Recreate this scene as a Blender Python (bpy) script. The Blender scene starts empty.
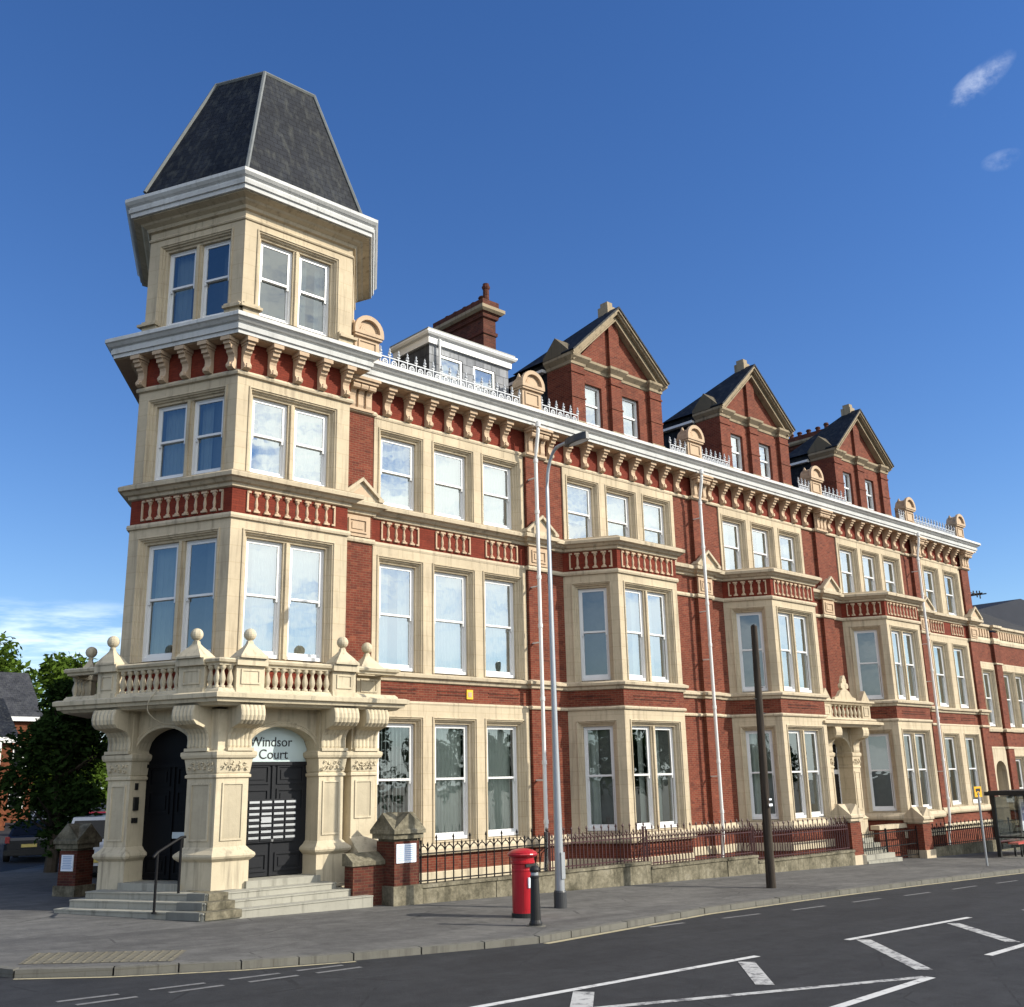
import bpy, math, random
from mathutils import Vector, Matrix
R = math.radians
random.seed(11)
SC = bpy.context.scene
COL = SC.collection
S = 1.15                      # survey units -> metres (every top-level object is scaled by this once, at the end)

# ------------------------------------------------------------------ camera, sky, sun, exposure
YAW, PIT, ROL = R(42.87297), R(14.95158), R(-1.298375)
fwd = Vector((math.sin(YAW) * math.cos(PIT), math.cos(YAW) * math.cos(PIT), math.sin(PIT)))
rgt = Vector((math.cos(YAW), -math.sin(YAW), 0))
upv = rgt.cross(fwd)
r2 = rgt * math.cos(ROL) + upv * math.sin(ROL)
u2 = -rgt * math.sin(ROL) + upv * math.cos(ROL)
cam = bpy.data.cameras.new('camera')
cam.sensor_fit = 'HORIZONTAL'; cam.sensor_width = 36.0
cam.lens = 1040.2456 / 1024 * 36.0
cam.clip_start = 0.1; cam.clip_end = 3000
camo = bpy.data.objects.new('camera', cam); COL.objects.link(camo)
camo.matrix_world = Matrix(((r2.x, u2.x, -fwd.x, 0), (r2.y, u2.y, -fwd.y, -20 * S), (r2.z, u2.z, -fwd.z, 3.0 * S), (0, 0, 0, 1)))
SC.camera = camo

SUN_EL, SUN_OFF = R(29), R(39)            # elevation; angle to the right of the facade's normal
sdir = Vector((math.sin(SUN_OFF) * math.cos(SUN_EL), -math.cos(SUN_OFF) * math.cos(SUN_EL), math.sin(SUN_EL)))
sun = bpy.data.lights.new('sun', 'SUN'); sun.energy = 4.7; sun.angle = R(0.53); sun.color = (1.0, 0.93, 0.80)
suno = bpy.data.objects.new('sun', sun); COL.objects.link(suno)
suno.rotation_euler = sdir.to_track_quat('Z', 'Y').to_euler()

W = bpy.data.worlds.new('World'); SC.world = W; W.use_nodes = True
nt = W.node_tree; nt.nodes.clear()
def wn(t, **k):
    n = nt.nodes.new(t)
    for a, b in k.items(): setattr(n, a, b)
    return n
wo = wn('ShaderNodeOutputWorld'); bg = wn('ShaderNodeBackground'); bg.inputs['Strength'].default_value = 0.115
sky = wn('ShaderNodeTexSky', sky_type='NISHITA'); sky.sun_disc = False
sky.sun_elevation = SUN_EL
sky.sun_rotation = math.atan2(sdir.x, sdir.y)
sky.air_density = 1.0; sky.dust_density = 0.0; sky.ozone_density = 3.0; sky.altitude = 20
tcw = wn('ShaderNodeTexCoord')
sep = wn('ShaderNodeSeparateXYZ'); nt.links.new(tcw.outputs['Generated'], sep.inputs[0])
def mth(op, a, b=None, c=None, clamp=False):
    n = wn('ShaderNodeMath', operation=op); n.use_clamp = clamp
    for i, v in enumerate((a, b, c)):
        if v is None: continue
        if isinstance(v, (int, float)): n.inputs[i].default_value = v
        else: nt.links.new(v, n.inputs[i])
    return n.outputs[0]
def rng(v, a, b):
    n = wn('ShaderNodeMapRange', interpolation_type='SMOOTHSTEP')
    nt.links.new(v, n.inputs[0]); n.inputs[1].default_value = a; n.inputs[2].default_value = b
    return n.outputs[0]
def wnoise(scale, detail, rough, sx=1, sy=1, sz=1):
    mp = wn('ShaderNodeMapping'); mp.inputs['Scale'].default_value = (sx, sy, sz)
    nt.links.new(tcw.outputs['Generated'], mp.inputs[0])
    n = wn('ShaderNodeTexNoise'); n.inputs['Scale'].default_value = scale; n.inputs['Detail'].default_value = detail
    n.inputs['Roughness'].default_value = rough; nt.links.new(mp.outputs[0], n.inputs['Vector'])
    return n.outputs[0]
# broken cloud over the half of the sky behind the camera (the windows mirror it)
n1 = wnoise(6.5, 8, 0.66, 1, 1, 2.8)
mb_ = rng(mth('MULTIPLY', sep.outputs[1], -1), 0.22, 0.55)
cl_back = mth('MULTIPLY', mth('MAXIMUM', rng(n1, 0.29, 0.55), mth('MULTIPLY', mth('SUBTRACT', 1.0, rng(sep.outputs[2], 0.02, 0.20)), 0.42)), mth('MULTIPLY', mb_, mth('ADD', 0.40, mth('MULTIPLY', rng(sep.outputs[2], 0.05, 0.26), 0.60))))
# small wisps in the visible half
def dirv(px, py):
    d = fwd * 1 + r2 * ((px - 512) / 1040.2456) - u2 * ((py - 503.5) / 1040.2456)
    return d.normalized()
def spot(px, py, rad, sx, noise, lo, hi, amt):
    d = dirv(px, py)
    sub = wn('ShaderNodeVectorMath', operation='SUBTRACT'); nt.links.new(tcw.outputs['Generated'], sub.inputs[0]); sub.inputs[1].default_value = d
    dx = wn('ShaderNodeVectorMath', operation='DOT_PRODUCT'); nt.links.new(sub.outputs[0], dx.inputs[0])
    hz = Vector((d.y, -d.x, 0)).normalized(); vt = hz.cross(d)
    ax = (hz * 0.88 + vt * 0.47).normalized() if sx[1] else hz
    ay = ax.cross(d).normalized()
    dx.inputs[1].default_value = ax
    dy = wn('ShaderNodeVectorMath', operation='DOT_PRODUCT'); nt.links.new(sub.outputs[0], dy.inputs[0]); dy.inputs[1].default_value = ay
    e = mth('ADD', mth('POWER', mth('DIVIDE', dx.outputs['Value'], rad), 2), mth('POWER', mth('DIVIDE', dy.outputs['Value'], rad * sx[0]), 2))
    fall = mth('SUBTRACT', 1.0, e, clamp=True)
    front = wn('ShaderNodeVectorMath', operation='DOT_PRODUCT'); nt.links.new(tcw.outputs['Generated'], front.inputs[0]); front.inputs[1].default_value = d
    return mth('MULTIPLY', mth('MULTIPLY', mth('MULTIPLY', fall, rng(noise, lo, hi)), mth('GREATER_THAN', front.outputs['Value'], 0.5)), amt)
n2 = wnoise(26, 6, 0.62, 1, 1, 1.4)
n3 = wnoise(9, 5, 0.6, 1, 1, 6)
c1 = spot(977, 84, 0.036, (0.34, True), n2, 0.44, 0.82, 0.30)
c1b = spot(1003, 160, 0.018, (0.5, False), n2, 0.46, 0.8, 0.14)
c2 = spot(60, 640, 0.13, (0.30, False), n3, 0.42, 0.70, 0.42)
hzw = mth('MULTIPLY', mth('MULTIPLY', rng(mth('MULTIPLY', sep.outputs[0], -1), 0.05, 0.45), mth('SUBTRACT', 1.0, rng(sep.outputs[2], 0.02, 0.22))), 0.10)
cl_back = mth('MAXIMUM', cl_back, hzw)
tot = mth('MAXIMUM', mth('MAXIMUM', cl_back, c1), mth('MAXIMUM', c1b, c2))
mixc = wn('ShaderNodeMix', data_type='RGBA'); nt.links.new(tot, mixc.inputs[0])
hsv = wn('ShaderNodeHueSaturation'); hsv.inputs['Hue'].default_value = 0.512; hsv.inputs['Saturation'].default_value = 1.235; hsv.inputs['Value'].default_value = 1.06
nt.links.new(sky.outputs[0], hsv.inputs['Color'])
hz_ = wn('ShaderNodeMix', data_type='RGBA'); nt.links.new(mth('MULTIPLY', mth('SUBTRACT', 1.0, rng(sep.outputs[2], -.02, 0.13)), 0.85), hz_.inputs[0]); nt.links.new(hsv.outputs[0], hz_.inputs[6]); hz_.inputs[7].default_value = (3.3, 4.3, 5.4, 1)
nt.links.new(hz_.outputs[2], mixc.inputs[6]); mixc.inputs[7].default_value = (13.5, 13.8, 13.6, 1)
nt.links.new(mixc.outputs[2], bg.inputs['Color']); nt.links.new(bg.outputs[0], wo.inputs['Surface'])
SC.view_settings.view_transform = 'Standard'; SC.view_settings.look = 'None'
SC.view_settings.exposure = 0.4; SC.view_settings.gamma = 1.0
SC.cycles.max_bounces = 8; SC.cycles.transparent_max_bounces = 12

# ------------------------------------------------------------------ materials
class NT:
    def __init__(s, name):
        s.m = bpy.data.materials.new(name); s.m.use_nodes = True; s.t = s.m.node_tree; s.t.nodes.clear()
        s.out = s.n('ShaderNodeOutputMaterial')
    def n(s, t, **k):
        x = s.t.nodes.new(t)
        for a, b in k.items(): setattr(x, a, b)
        return x
    def l(s, a, b): s.t.links.new(a, b)
    def set(s, sock, v):
        if hasattr(v, 'is_linked') or hasattr(v, 'links'): s.l(v, sock)
        else: sock.default_value = v
    def math(s, op, a, b=0.0):
        x = s.n('ShaderNodeMath', operation=op); s.set(x.inputs[0], a); s.set(x.inputs[1], b); return x.outputs[0]
    def noise(s, vec, sc, det=4, rough=.55):
        x = s.n('ShaderNodeTexNoise'); x.inputs['Scale'].default_value = sc; x.inputs['Detail'].default_value = det
        x.inputs['Roughness'].default_value = rough
        if vec is not None: s.l(vec, x.inputs['Vector'])
        return x.outputs[0]
    def map(s, vec, scale):
        x = s.n('ShaderNodeMapping'); x.inputs['Scale'].default_value = scale; s.l(vec, x.inputs[0]); return x.outputs[0]
    def ramp(s, fac, stops):
        x = s.n('ShaderNodeValToRGB'); e = x.color_ramp.elements
        while len(e) < len(stops): e.new(0.5)
        for i, (p, c) in enumerate(stops): e[i].position = p; e[i].color = (*c, 1) if len(c) == 3 else c
        s.l(fac, x.inputs[0]); return x.outputs[0]
    def mix(s, f, a, b, mode='MIX'):
        x = s.n('ShaderNodeMix', data_type='RGBA', blend_type=mode)
        s.set(x.inputs[0], f)
        for i, v in ((6, a), (7, b)):
            if isinstance(v, tuple): x.inputs[i].default_value = (*v, 1) if len(v) == 3 else v
            else: s.l(v, x.inputs[i])
        return x.outputs[2]
    def obj(s): return s.n('ShaderNodeTexCoord').outputs['Object']
    def geo(s): return s.n('ShaderNodeNewGeometry')
    def wall(s):      # (along the wall, up the wall, 0)
        g = s.geo(); o = s.obj()
        c = s.n('ShaderNodeVectorMath', operation='CROSS_PRODUCT'); c.inputs[0].default_value = (0, 0, 1); s.l(g.outputs['True Normal'], c.inputs[1])
        nn = s.n('ShaderNodeVectorMath', operation='NORMALIZE'); s.l(c.outputs[0], nn.inputs[0])
        d = s.n('ShaderNodeVectorMath', operation='DOT_PRODUCT'); s.l(o, d.inputs[0]); s.l(nn.outputs[0], d.inputs[1])
        b = s.n('ShaderNodeVectorMath', operation='CROSS_PRODUCT'); s.l(g.outputs['True Normal'], b.inputs[0]); s.l(nn.outputs[0], b.inputs[1])
        e = s.n('ShaderNodeVectorMath', operation='DOT_PRODUCT'); s.l(o, e.inputs[0]); s.l(b.outputs[0], e.inputs[1])
        k = s.n('ShaderNodeCombineXYZ'); s.l(d.outputs['Value'], k.inputs[0]); s.l(e.outputs['Value'], k.inputs[1])
        return k.outputs[0]
    def bump(s, h, st, dist=.02):
        x = s.n('ShaderNodeBump'); x.inputs['Strength'].default_value = st; x.inputs['Distance'].default_value = dist; s.l(h, x.inputs['Height']); return x.outputs[0]
    def bsdf(s, col, rough=.8, nrm=None, spec=.3, metal=0.0):
        p = s.n('ShaderNodeBsdfPrincipled'); s.set(p.inputs['Base Color'], (*col, 1) if isinstance(col, tuple) and len(col) == 3 else col)
        s.set(p.inputs['Roughness'], rough); p.inputs['Specular IOR Level'].default_value = spec; p.inputs['Metallic'].default_value = metal
        if nrm is not None: s.l(nrm, p.inputs['Normal'])
        s.l(p.outputs[0], s.out.inputs[0]); return s.m

def plain(name, c, rough=.5, var=.15, spec=.4, metal=0.0, sc=6, bump=0.0):
    n = NT(name); o = n.obj()
    f = n.noise(o, sc, 4)
    col = n.mix(f, tuple(x * (1 - var) for x in c), tuple(x * (1 + var) for x in c))
    nr = n.bump(n.noise(o, sc * 6, 3), bump) if bump else None
    return n.bsdf(col, rough, nr, spec, metal)

def stone(name, base, dirt, lines=True, streak=.5):
    base = (base[0] * .83, base[1] * .84, base[2] * .82); dirt = tuple(x * .8 for x in dirt)
    n = NT(name); o = n.obj(); w = n.wall()
    a = n.noise(o, 1.1, 5, .6); b = n.noise(o, 9, 5, .65); st = n.noise(n.map(o, (7, 7, .5)), 1.0, 5, .66)
    col = n.mix(n.ramp(a, [(.30, (0, 0, 0)), (.70, (1, 1, 1))]), tuple(x * .84 for x in base), tuple(min(1, x * 1.08) for x in base))
    col = n.mix(n.math('MULTIPLY', n.ramp(st, [(.52, (0, 0, 0)), (.75, (1, 1, 1))]), streak), col, dirt)
    col = n.mix(n.math('MULTIPLY', n.ramp(b, [(.50, (0, 0, 0)), (.78, (1, 1, 1))]), .42), col, tuple(x * .72 for x in base))
    h = n.noise(o, 40, 3)
    if lines:   # faint ashlar joints
        br = n.n('ShaderNodeTexBrick'); n.l(w, br.inputs['Vector']); br.inputs['Scale'].default_value = 1
        br.inputs['Brick Width'].default_value = .78; br.inputs['Row Height'].default_value = .36; br.inputs['Mortar Size'].default_value = .007
        br.inputs['Color1'].default_value = (.97, .97, .97, 1); br.inputs['Color2'].default_value = (1.03, 1.03, 1.02, 1); br.inputs['Mortar'].default_value = (.86, .84, .80, 1)
        col = n.mix(1.0, col, br.outputs[0], 'MULTIPLY')
    return n.bsdf(col, .85, n.bump(h, .18), .2)

def brick(name, c1, c2, mort, bw=.172, rh=.057, big=.26, painted=False):
    c1, c2, mort = (tuple(a * b for a, b in zip(c, (.73, .73, .58))) for c in (c1, c2, mort))
    n = NT(name); w = n.wall(); o = n.obj()
    br = n.n('ShaderNodeTexBrick'); n.l(w, br.inputs['Vector']); br.inputs['Scale'].default_value = 1
    br.inputs['Brick Width'].default_value = bw; br.inputs['Row Height'].default_value = rh; br.inputs['Mortar Size'].default_value = .0065
    br.inputs['Mortar Smooth'].default_value = .25; br.inputs['Bias'].default_value = .0
    br.inputs['Color1'].default_value = (*c1, 1); br.inputs['Color2'].default_value = (*c2, 1); br.inputs['Mortar'].default_value = (*mort, 1)
    a = n.noise(o, .55, 5, .62); b = n.noise(o, 5, 4, .7); st = n.noise(n.map(o, (3, 3, .35)), 1.0, 4, .6)
    v = n.ramp(a, [(.28, (1 - big, 1 - big, 1 - big)), (.72, (1 + big * .55,) * 3)])
    col = n.mix(1.0, br.outputs[0], v, 'MULTIPLY')
    v2 = n.ramp(b, [(.3, (.80, .80, .80)), (.7, (1.15, 1.15, 1.15))])
    col = n.mix(1.0, col, v2, 'MULTIPLY')
    col = n.mix(n.math('MULTIPLY', n.ramp(st, [(.56, (0, 0, 0)), (.8, (1, 1, 1))]), .35), col, tuple(x * .55 for x in c2))
    if not painted:     # scattered burnt and pale bricks
        id_ = n.n('ShaderNodeTexWhiteNoise', noise_dimensions='2D')
        sn = n.n('ShaderNodeVectorMath', operation='SNAP'); n.l(w, sn.inputs[0]); sn.inputs[1].default_value = (bw, rh, 1); n.l(sn.outputs[0], id_.inputs[0])
        col = n.mix(n.math('MULTIPLY', n.math('GREATER_THAN', id_.outputs['Value'], .93), .35), col, (c1[0] * 1.3, c1[1] * 1.9, c1[2] * 1.8))
        col = n.mix(n.math('MULTIPLY', n.math('LESS_THAN', id_.outputs['Value'], .06), .45), col, (c2[0] * .45, c2[1] * .6, c2[2] * .8))
    h = n.math('ADD', n.math('MULTIPLY', br.outputs['Fac'], -1.0), n.math('MULTIPLY', n.noise(o, 30, 2), .4))
    return n.bsdf(col, .85, n.bump(h, .5, .01), .2)

def slate(name, c1, c2, bw=.22, rh=.16, lichen=.6):
    c1, c2 = tuple(x * .55 for x in c1), tuple(x * .55 for x in c2)
    n = NT(name); w = n.wall(); o = n.obj()
    br = n.n('ShaderNodeTexBrick'); n.l(w, br.inputs['Vector']); br.inputs['Scale'].default_value = 1
    br.inputs['Brick Width'].default_value = bw; br.inputs['Row Height'].default_value = rh; br.inputs['Mortar Size'].default_value = .009
    br.inputs['Color1'].default_value = (*c1, 1); br.inputs['Color2'].default_value = (*c2, 1); br.inputs['Mortar'].default_value = tuple(x * .35 for x in c1) + (1,)
    a = n.noise(o, 1.3, 5, .65); b = n.noise(n.map(o, (7, 7, 1.2)), 1.0, 4)
    col = n.mix(1.0, br.outputs[0], n.ramp(a, [(.3, (.6, .62, .68)), (.7, (1.75, 1.75, 1.75))]), 'MULTIPLY')
    col = n.mix(n.math('MULTIPLY', n.ramp(b, [(.50, (0, 0, 0)), (.8, (1, 1, 1))]), lichen), col, (.07, .073, .065))
    return n.bsdf(col, .68, n.bump(n.math('MULTIPLY', br.outputs['Fac'], -1.0), .6, .012), .2)

M = {}
M['stone'] = stone('cream_stone', (.60, .495, .36), (.24, .195, .14), True, .75)
M['trim'] = stone('cream_moulding', (.60, .50, .37), (.20, .17, .125), False, .85)
M['mossy'] = stone('weathered_moulding', (.37, .295, .205), (.10, .085, .06), False, .9)
M['stoneshade'] = stone('shade_darkened_stone', (.15, .125, .09), (.05, .045, .035), False, .9)  # gable kneelers: the shade on them is put into this dark stone colour
M['terra'] = stone('buff_terracotta', (.60, .44, .31), (.30, .215, .15), False, .35)
M['porch'] = stone('porch_stone', (.63, .54, .40), (.24, .205, .155), False, .85)
M['panel'] = stone('sunk_panel_stone', (.50, .43, .32), (.26, .22, .17), False, .4)
M['step'] = stone('step_stone', (.37, .355, .31), (.17, .16, .135), False, .9)
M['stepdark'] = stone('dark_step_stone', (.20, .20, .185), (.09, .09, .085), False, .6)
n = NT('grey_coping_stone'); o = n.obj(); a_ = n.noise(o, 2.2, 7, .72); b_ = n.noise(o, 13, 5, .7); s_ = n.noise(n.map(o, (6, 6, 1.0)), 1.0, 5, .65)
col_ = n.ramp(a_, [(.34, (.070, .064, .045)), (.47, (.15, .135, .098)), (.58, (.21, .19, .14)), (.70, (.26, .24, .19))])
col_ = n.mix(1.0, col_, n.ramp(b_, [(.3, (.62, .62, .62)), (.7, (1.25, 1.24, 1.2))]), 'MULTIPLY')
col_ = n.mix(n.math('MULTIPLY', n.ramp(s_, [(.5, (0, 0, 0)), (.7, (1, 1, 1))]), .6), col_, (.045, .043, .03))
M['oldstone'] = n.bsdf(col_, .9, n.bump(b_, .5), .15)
M['brick'] = brick('red_brick', (.245, .056, .040), (.175, .038, .029), (.25, .135, .105))
M['brickred'] = brick('painted_red_brick', (.25, .043, .028), (.20, .033, .022), (.17, .034, .024), big=.18, painted=True)
M['brickdark'] = brick('old_purple_brick', (.16, .042, .034), (.095, .028, .026), (.15, .09, .07))
M['brickorange'] = brick('orange_brick', (.22, .062, .034), (.16, .043, .025), (.18, .10, .065))
M['slate'] = slate('blue_slate', (.014, .017, .024), (.022, .026, .034))
M['slateshade'] = slate('shade_darkened_slate', (.007, .008, .011), (.012, .013, .017), lichen=.04)  # neighbour's roof: shade of the slope painted in as near-black slate
M['slatedark'] = slate('dark_slate_hanging', (.05, .052, .06), (.07, .072, .08), .30, .24)
M['slategrey'] = slate('grey_slate_hanging', (.30, .31, .33), (.40, .41, .43), .30, .24)
M['lead'] = plain('lead_roll', (.13, .14, .138), .5, .3, .5, 0, 5)
M['white'] = plain('white_gloss_paint', (.66, .66, .65), .35, .04, .4)
M['gutter'] = stone('white_cornice_paint', (.68, .675, .68), (.36, .36, .34), False, .6)
M['upvc'] = plain('white_window_paint', (.68, .68, .68), .3, .03, .4)
M['iron'] = plain('black_iron', (.008, .008, .009), .55, .3, .15)
M['ironred'] = plain('dark_maroon_iron', (.045, .014, .016), .5, .4, .35)
M['crest'] = plain('white_cresting_paint', (.42, .44, .47), .5, .1, .3)
M['doorblack'] = plain('black_door_paint', (.003, .0033, .0045), .45, .2, .12)
M['doorgrey'] = plain('dark_grey_door_paint', (.014, .015, .018), .42, .15, .2)
M['steel'] = plain('brushed_letterbox_steel', (.55, .56, .57), .35, .15, .5, .8, 9)
M['galv'] = plain('galvanised_steel', (.36, .38, .40), .42, .12, .5, .55, 4)
M['galvdark'] = plain('dark_lantern_casting', (.035, .037, .04), .45, .1, .5)
M['postred'] = plain('post_box_red', (.36, .010, .018), .28, .06, .5)
M['black'] = plain('matt_black', (.012, .012, .012), .5, .2, .4)
M['interior'] = plain('room_interior', (.12, .11, .10), .9, .2, .1)
M['room'] = plain('dim_room_paint', (.25, .24, .22), .9, .2, .1)
M['curtain'] = plain('pale_curtain', (.66, .68, .63), .9, .08, .1, 0, 3)
M['lettering'] = plain('black_lettering', (.02, .02, .022), .5, 0.05, .3)
M['paper'] = plain('white_notice_board', (.72, .76, .82), .45, .03, .4)
M['noticeink'] = plain('faded_blue_print', (.30, .40, .58), .6, .05, .2)
M['yellow'] = plain('yellow_sign', (.80, .42, .02), .4, .05, .4)
M['benchred'] = plain('red_bench_seat', (.55, .04, .03), .35, .05, .4)
M['rubber'] = plain('tyre_rubber', (.014, .014, .014), .8, .2, .2)
M['carblack'] = plain('black_car_paint', (.012, .013, .016), .15, .1, .6)
M['carwhite'] = plain('white_car_paint', (.62, .65, .70), .2, .03, .6)
M['carsilver'] = plain('silver_car_paint', (.34, .36, .40), .2, .03, .6, .5)
M['carred'] = plain('maroon_car_paint', (.16, .014, .022), .18, .05, .6)
M['carblue'] = plain('navy_car_paint', (.014, .022, .05), .18, .05, .6)
M['plate'] = plain('yellow_number_plate', (.70, .55, .16), .4, .03, .4)
M['lamp'] = plain('red_tail_lamp', (.30, .01, .01), .25, .05, .6)
M['chrome'] = plain('alloy', (.6, .6, .62), .25, .05, .5, .9)
M['timber'] = None
n = NT('creosoted_timber'); o = n.obj()
w_ = n.noise(n.map(o, (14, 14, .7)), 1.0, 6, .7)
M['timber'] = n.bsdf(n.ramp(w_, [(.3, (.016, .013, .011)), (.7, (.075, .060, .047))]), .85, n.bump(w_, .6), .15)


def glass(name, refl, tint, wav=.05):
    n = NT(name); o = n.obj()
    g = n.n('ShaderNodeBsdfGlossy'); g.inputs['Roughness'].default_value = 0.008; g.inputs['Color'].default_value = (.95, 1, .98, 1)
    nr = n.bump(n.noise(o, 1.6, 2, .5), wav, .05); n.l(nr, g.inputs['Normal'])
    t = n.n('ShaderNodeBsdfTransparent'); t.inputs['Color'].default_value = (*tint, 1)
    fr = n.n('ShaderNodeFresnel'); fr.inputs['IOR'].default_value = 1.5
    f = n.math('ADD', n.math('MULTIPLY', fr.outputs[0], 1.3), refl)
    mx = n.n('ShaderNodeMixShader'); n.l(f, mx.inputs[0]); n.l(t.outputs[0], mx.inputs[1]); n.l(g.outputs[0], mx.inputs[2])
    n.l(mx.outputs[0], n.out.inputs[0]); return n.m
M['glass'] = glass('window_glass', .38, (.90, .95, .93), .07)
M['glasslow'] = glass('ground_floor_window_glass', .15, (.90, .95, .93), .06)
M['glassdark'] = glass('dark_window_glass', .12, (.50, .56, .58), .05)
M['carglass'] = plain('dark_tinted_glass', (.010, .011, .013), .12, .1, .25)
M['shelterglass'] = glass('shelter_glass', .04, (.93, .96, .96), 0.0)
n = NT('frosted_fanlight'); M['fanlight'] = n.bsdf((.50, .60, .60), .25, None, .6)

def ground_mat(name, base, spk, rough=.9, patch=.35, repairs=.5):
    base = tuple(x * .70 for x in base); spk = tuple(x * .7 for x in spk)
    n = NT(name); o = n.obj()
    a = n.noise(o, .45, 6, .65); b = n.noise(o, 3.2, 6, .7); c = n.noise(o, 60, 3, .6); d = n.noise(n.map(o, (.5, 2.2, 1)), 1.0, 5, .65)
    col = n.mix(1.0, n.mix(a, tuple(x * (1 - patch) for x in base), tuple(x * (1 + patch) for x in base)), n.ramp(b, [(.28, (.70, .70, .70)), (.72, (1.28, 1.28, 1.27))]), 'MULTIPLY')
    col = n.mix(1.0, col, n.ramp(d, [(.35, (.82, .82, .83)), (.65, (1.15, 1.15, 1.14))]), 'MULTIPLY')
    # rectangular patch repairs, each its own tone
    vo2 = n.n('ShaderNodeTexVoronoi', feature='F1', distance='CHEBYCHEV'); n.l(n.map(o, (.22, .55, 0)), vo2.inputs['Vector']); vo2.inputs['Scale'].default_value = 1.0; vo2.inputs['Randomness'].default_value = .8
    sp = n.n('ShaderNodeSeparateXYZ'); n.l(vo2.outputs['Color'], sp.inputs[0])
    col = n.mix(n.math('MULTIPLY', n.math('GREATER_THAN', sp.outputs[0], .72), repairs), col, n.mix(1.0, col, (.66, .66, .68), 'MULTIPLY'))
    col = n.mix(n.math('MULTIPLY', n.ramp(c, [(.58, (0, 0, 0)), (.72, (1, 1, 1))]), .6), col, spk)
    st = n.noise(o, 1.7, 3, .5)       # old spills and chewing gum
    col = n.mix(n.math('MULTIPLY', n.ramp(st, [(.64, (0, 0, 0)), (.72, (1, 1, 1))]), .5), col, tuple(x * .55 for x in base))
    gum = n.n('ShaderNodeTexVoronoi', feature='F1'); n.l(o, gum.inputs['Vector']); gum.inputs['Scale'].default_value = 1.6
    col = n.mix(n.math('MULTIPLY', n.math('LESS_THAN', gum.outputs['Distance'], .045), .5), col, tuple(x * .6 for x in base))
    vo = n.n('ShaderNodeTexVoronoi', feature='DISTANCE_TO_EDGE'); n.l(n.map(o, (.35, .6, 1)), vo.inputs['Vector']); vo.inputs['Scale'].default_value = 1.0
    crk = n.math('MULTIPLY', n.math('LESS_THAN', vo.outputs['Distance'], .007), n.math('GREATER_THAN', b, .50))
    col = n.mix(n.math('MULTIPLY', crk, .6), col, tuple(x * .35 for x in base))
    return n.bsdf(col, rough, n.bump(c, .45, .012), .25)
M['asphalt'] = ground_mat('road_asphalt', (.034, .0355, .0395), (.10, .102, .106), .85, .26)
M['footway'] = ground_mat('worn_footway_asphalt', (.150, .146, .139), (.30, .29, .27), .9, .34)
M['kerb'] = stone('kerb_stone', (.165, .158, .142), (.07, .066, .058), True, .8)
def paint_mat(name, c, wear):
    n = NT(name); o = n.obj(); a = n.noise(o, 7, 6, .7)
    return n.bsdf(n.mix(n.ramp(a, [(wear - .06, (0, 0, 0)), (wear + .10, (1, 1, 1))]), c, (.09, .09, .095)), .75, None, .25)
M['linewhite'] = paint_mat('white_road_paint', (.52, .52, .51), .60)
M['lineworn'] = paint_mat('worn_white_road_paint', (.42, .42, .41), .53)
M['lineyellow'] = paint_mat('worn_yellow_road_paint', (.36, .32, .21), .60)
M['linefaint'] = paint_mat('faint_white_road_paint', (.17, .17, .17), .56)
M['tactile'] = stone('buff_tactile_paving', (.18, .163, .127), (.11, .105, .09), False, 1.0)
def leaf(name, a, b):
    n = NT(name); o = n.obj(); f = n.noise(o, 1.3, 3); g = n.noise(o, 14, 2)
    col = n.mix(f, a, b); col = n.mix(1.0, col, n.ramp(g, [(.3, (.7, .7, .7)), (.7, (1.3, 1.3, 1.2))]), 'MULTIPLY')
    d = n.n('ShaderNodeBsdfDiffuse'); n.l(col, d.inputs[0]); t = n.n('ShaderNodeBsdfTranslucent'); n.l(col, t.inputs[0])
    mx = n.n('ShaderNodeMixShader'); mx.inputs[0].default_value = .25; n.l(d.outputs[0], mx.inputs[1]); n.l(t.outputs[0], mx.inputs[2])
    n.l(mx.outputs[0], n.out.inputs[0]); return n.m
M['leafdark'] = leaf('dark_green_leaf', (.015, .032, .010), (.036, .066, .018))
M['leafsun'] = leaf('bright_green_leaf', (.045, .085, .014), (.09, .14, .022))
M['bark'] = plain('bark', (.06, .048, .036), .9, .4, .1, 0, 8, .5)

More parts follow.
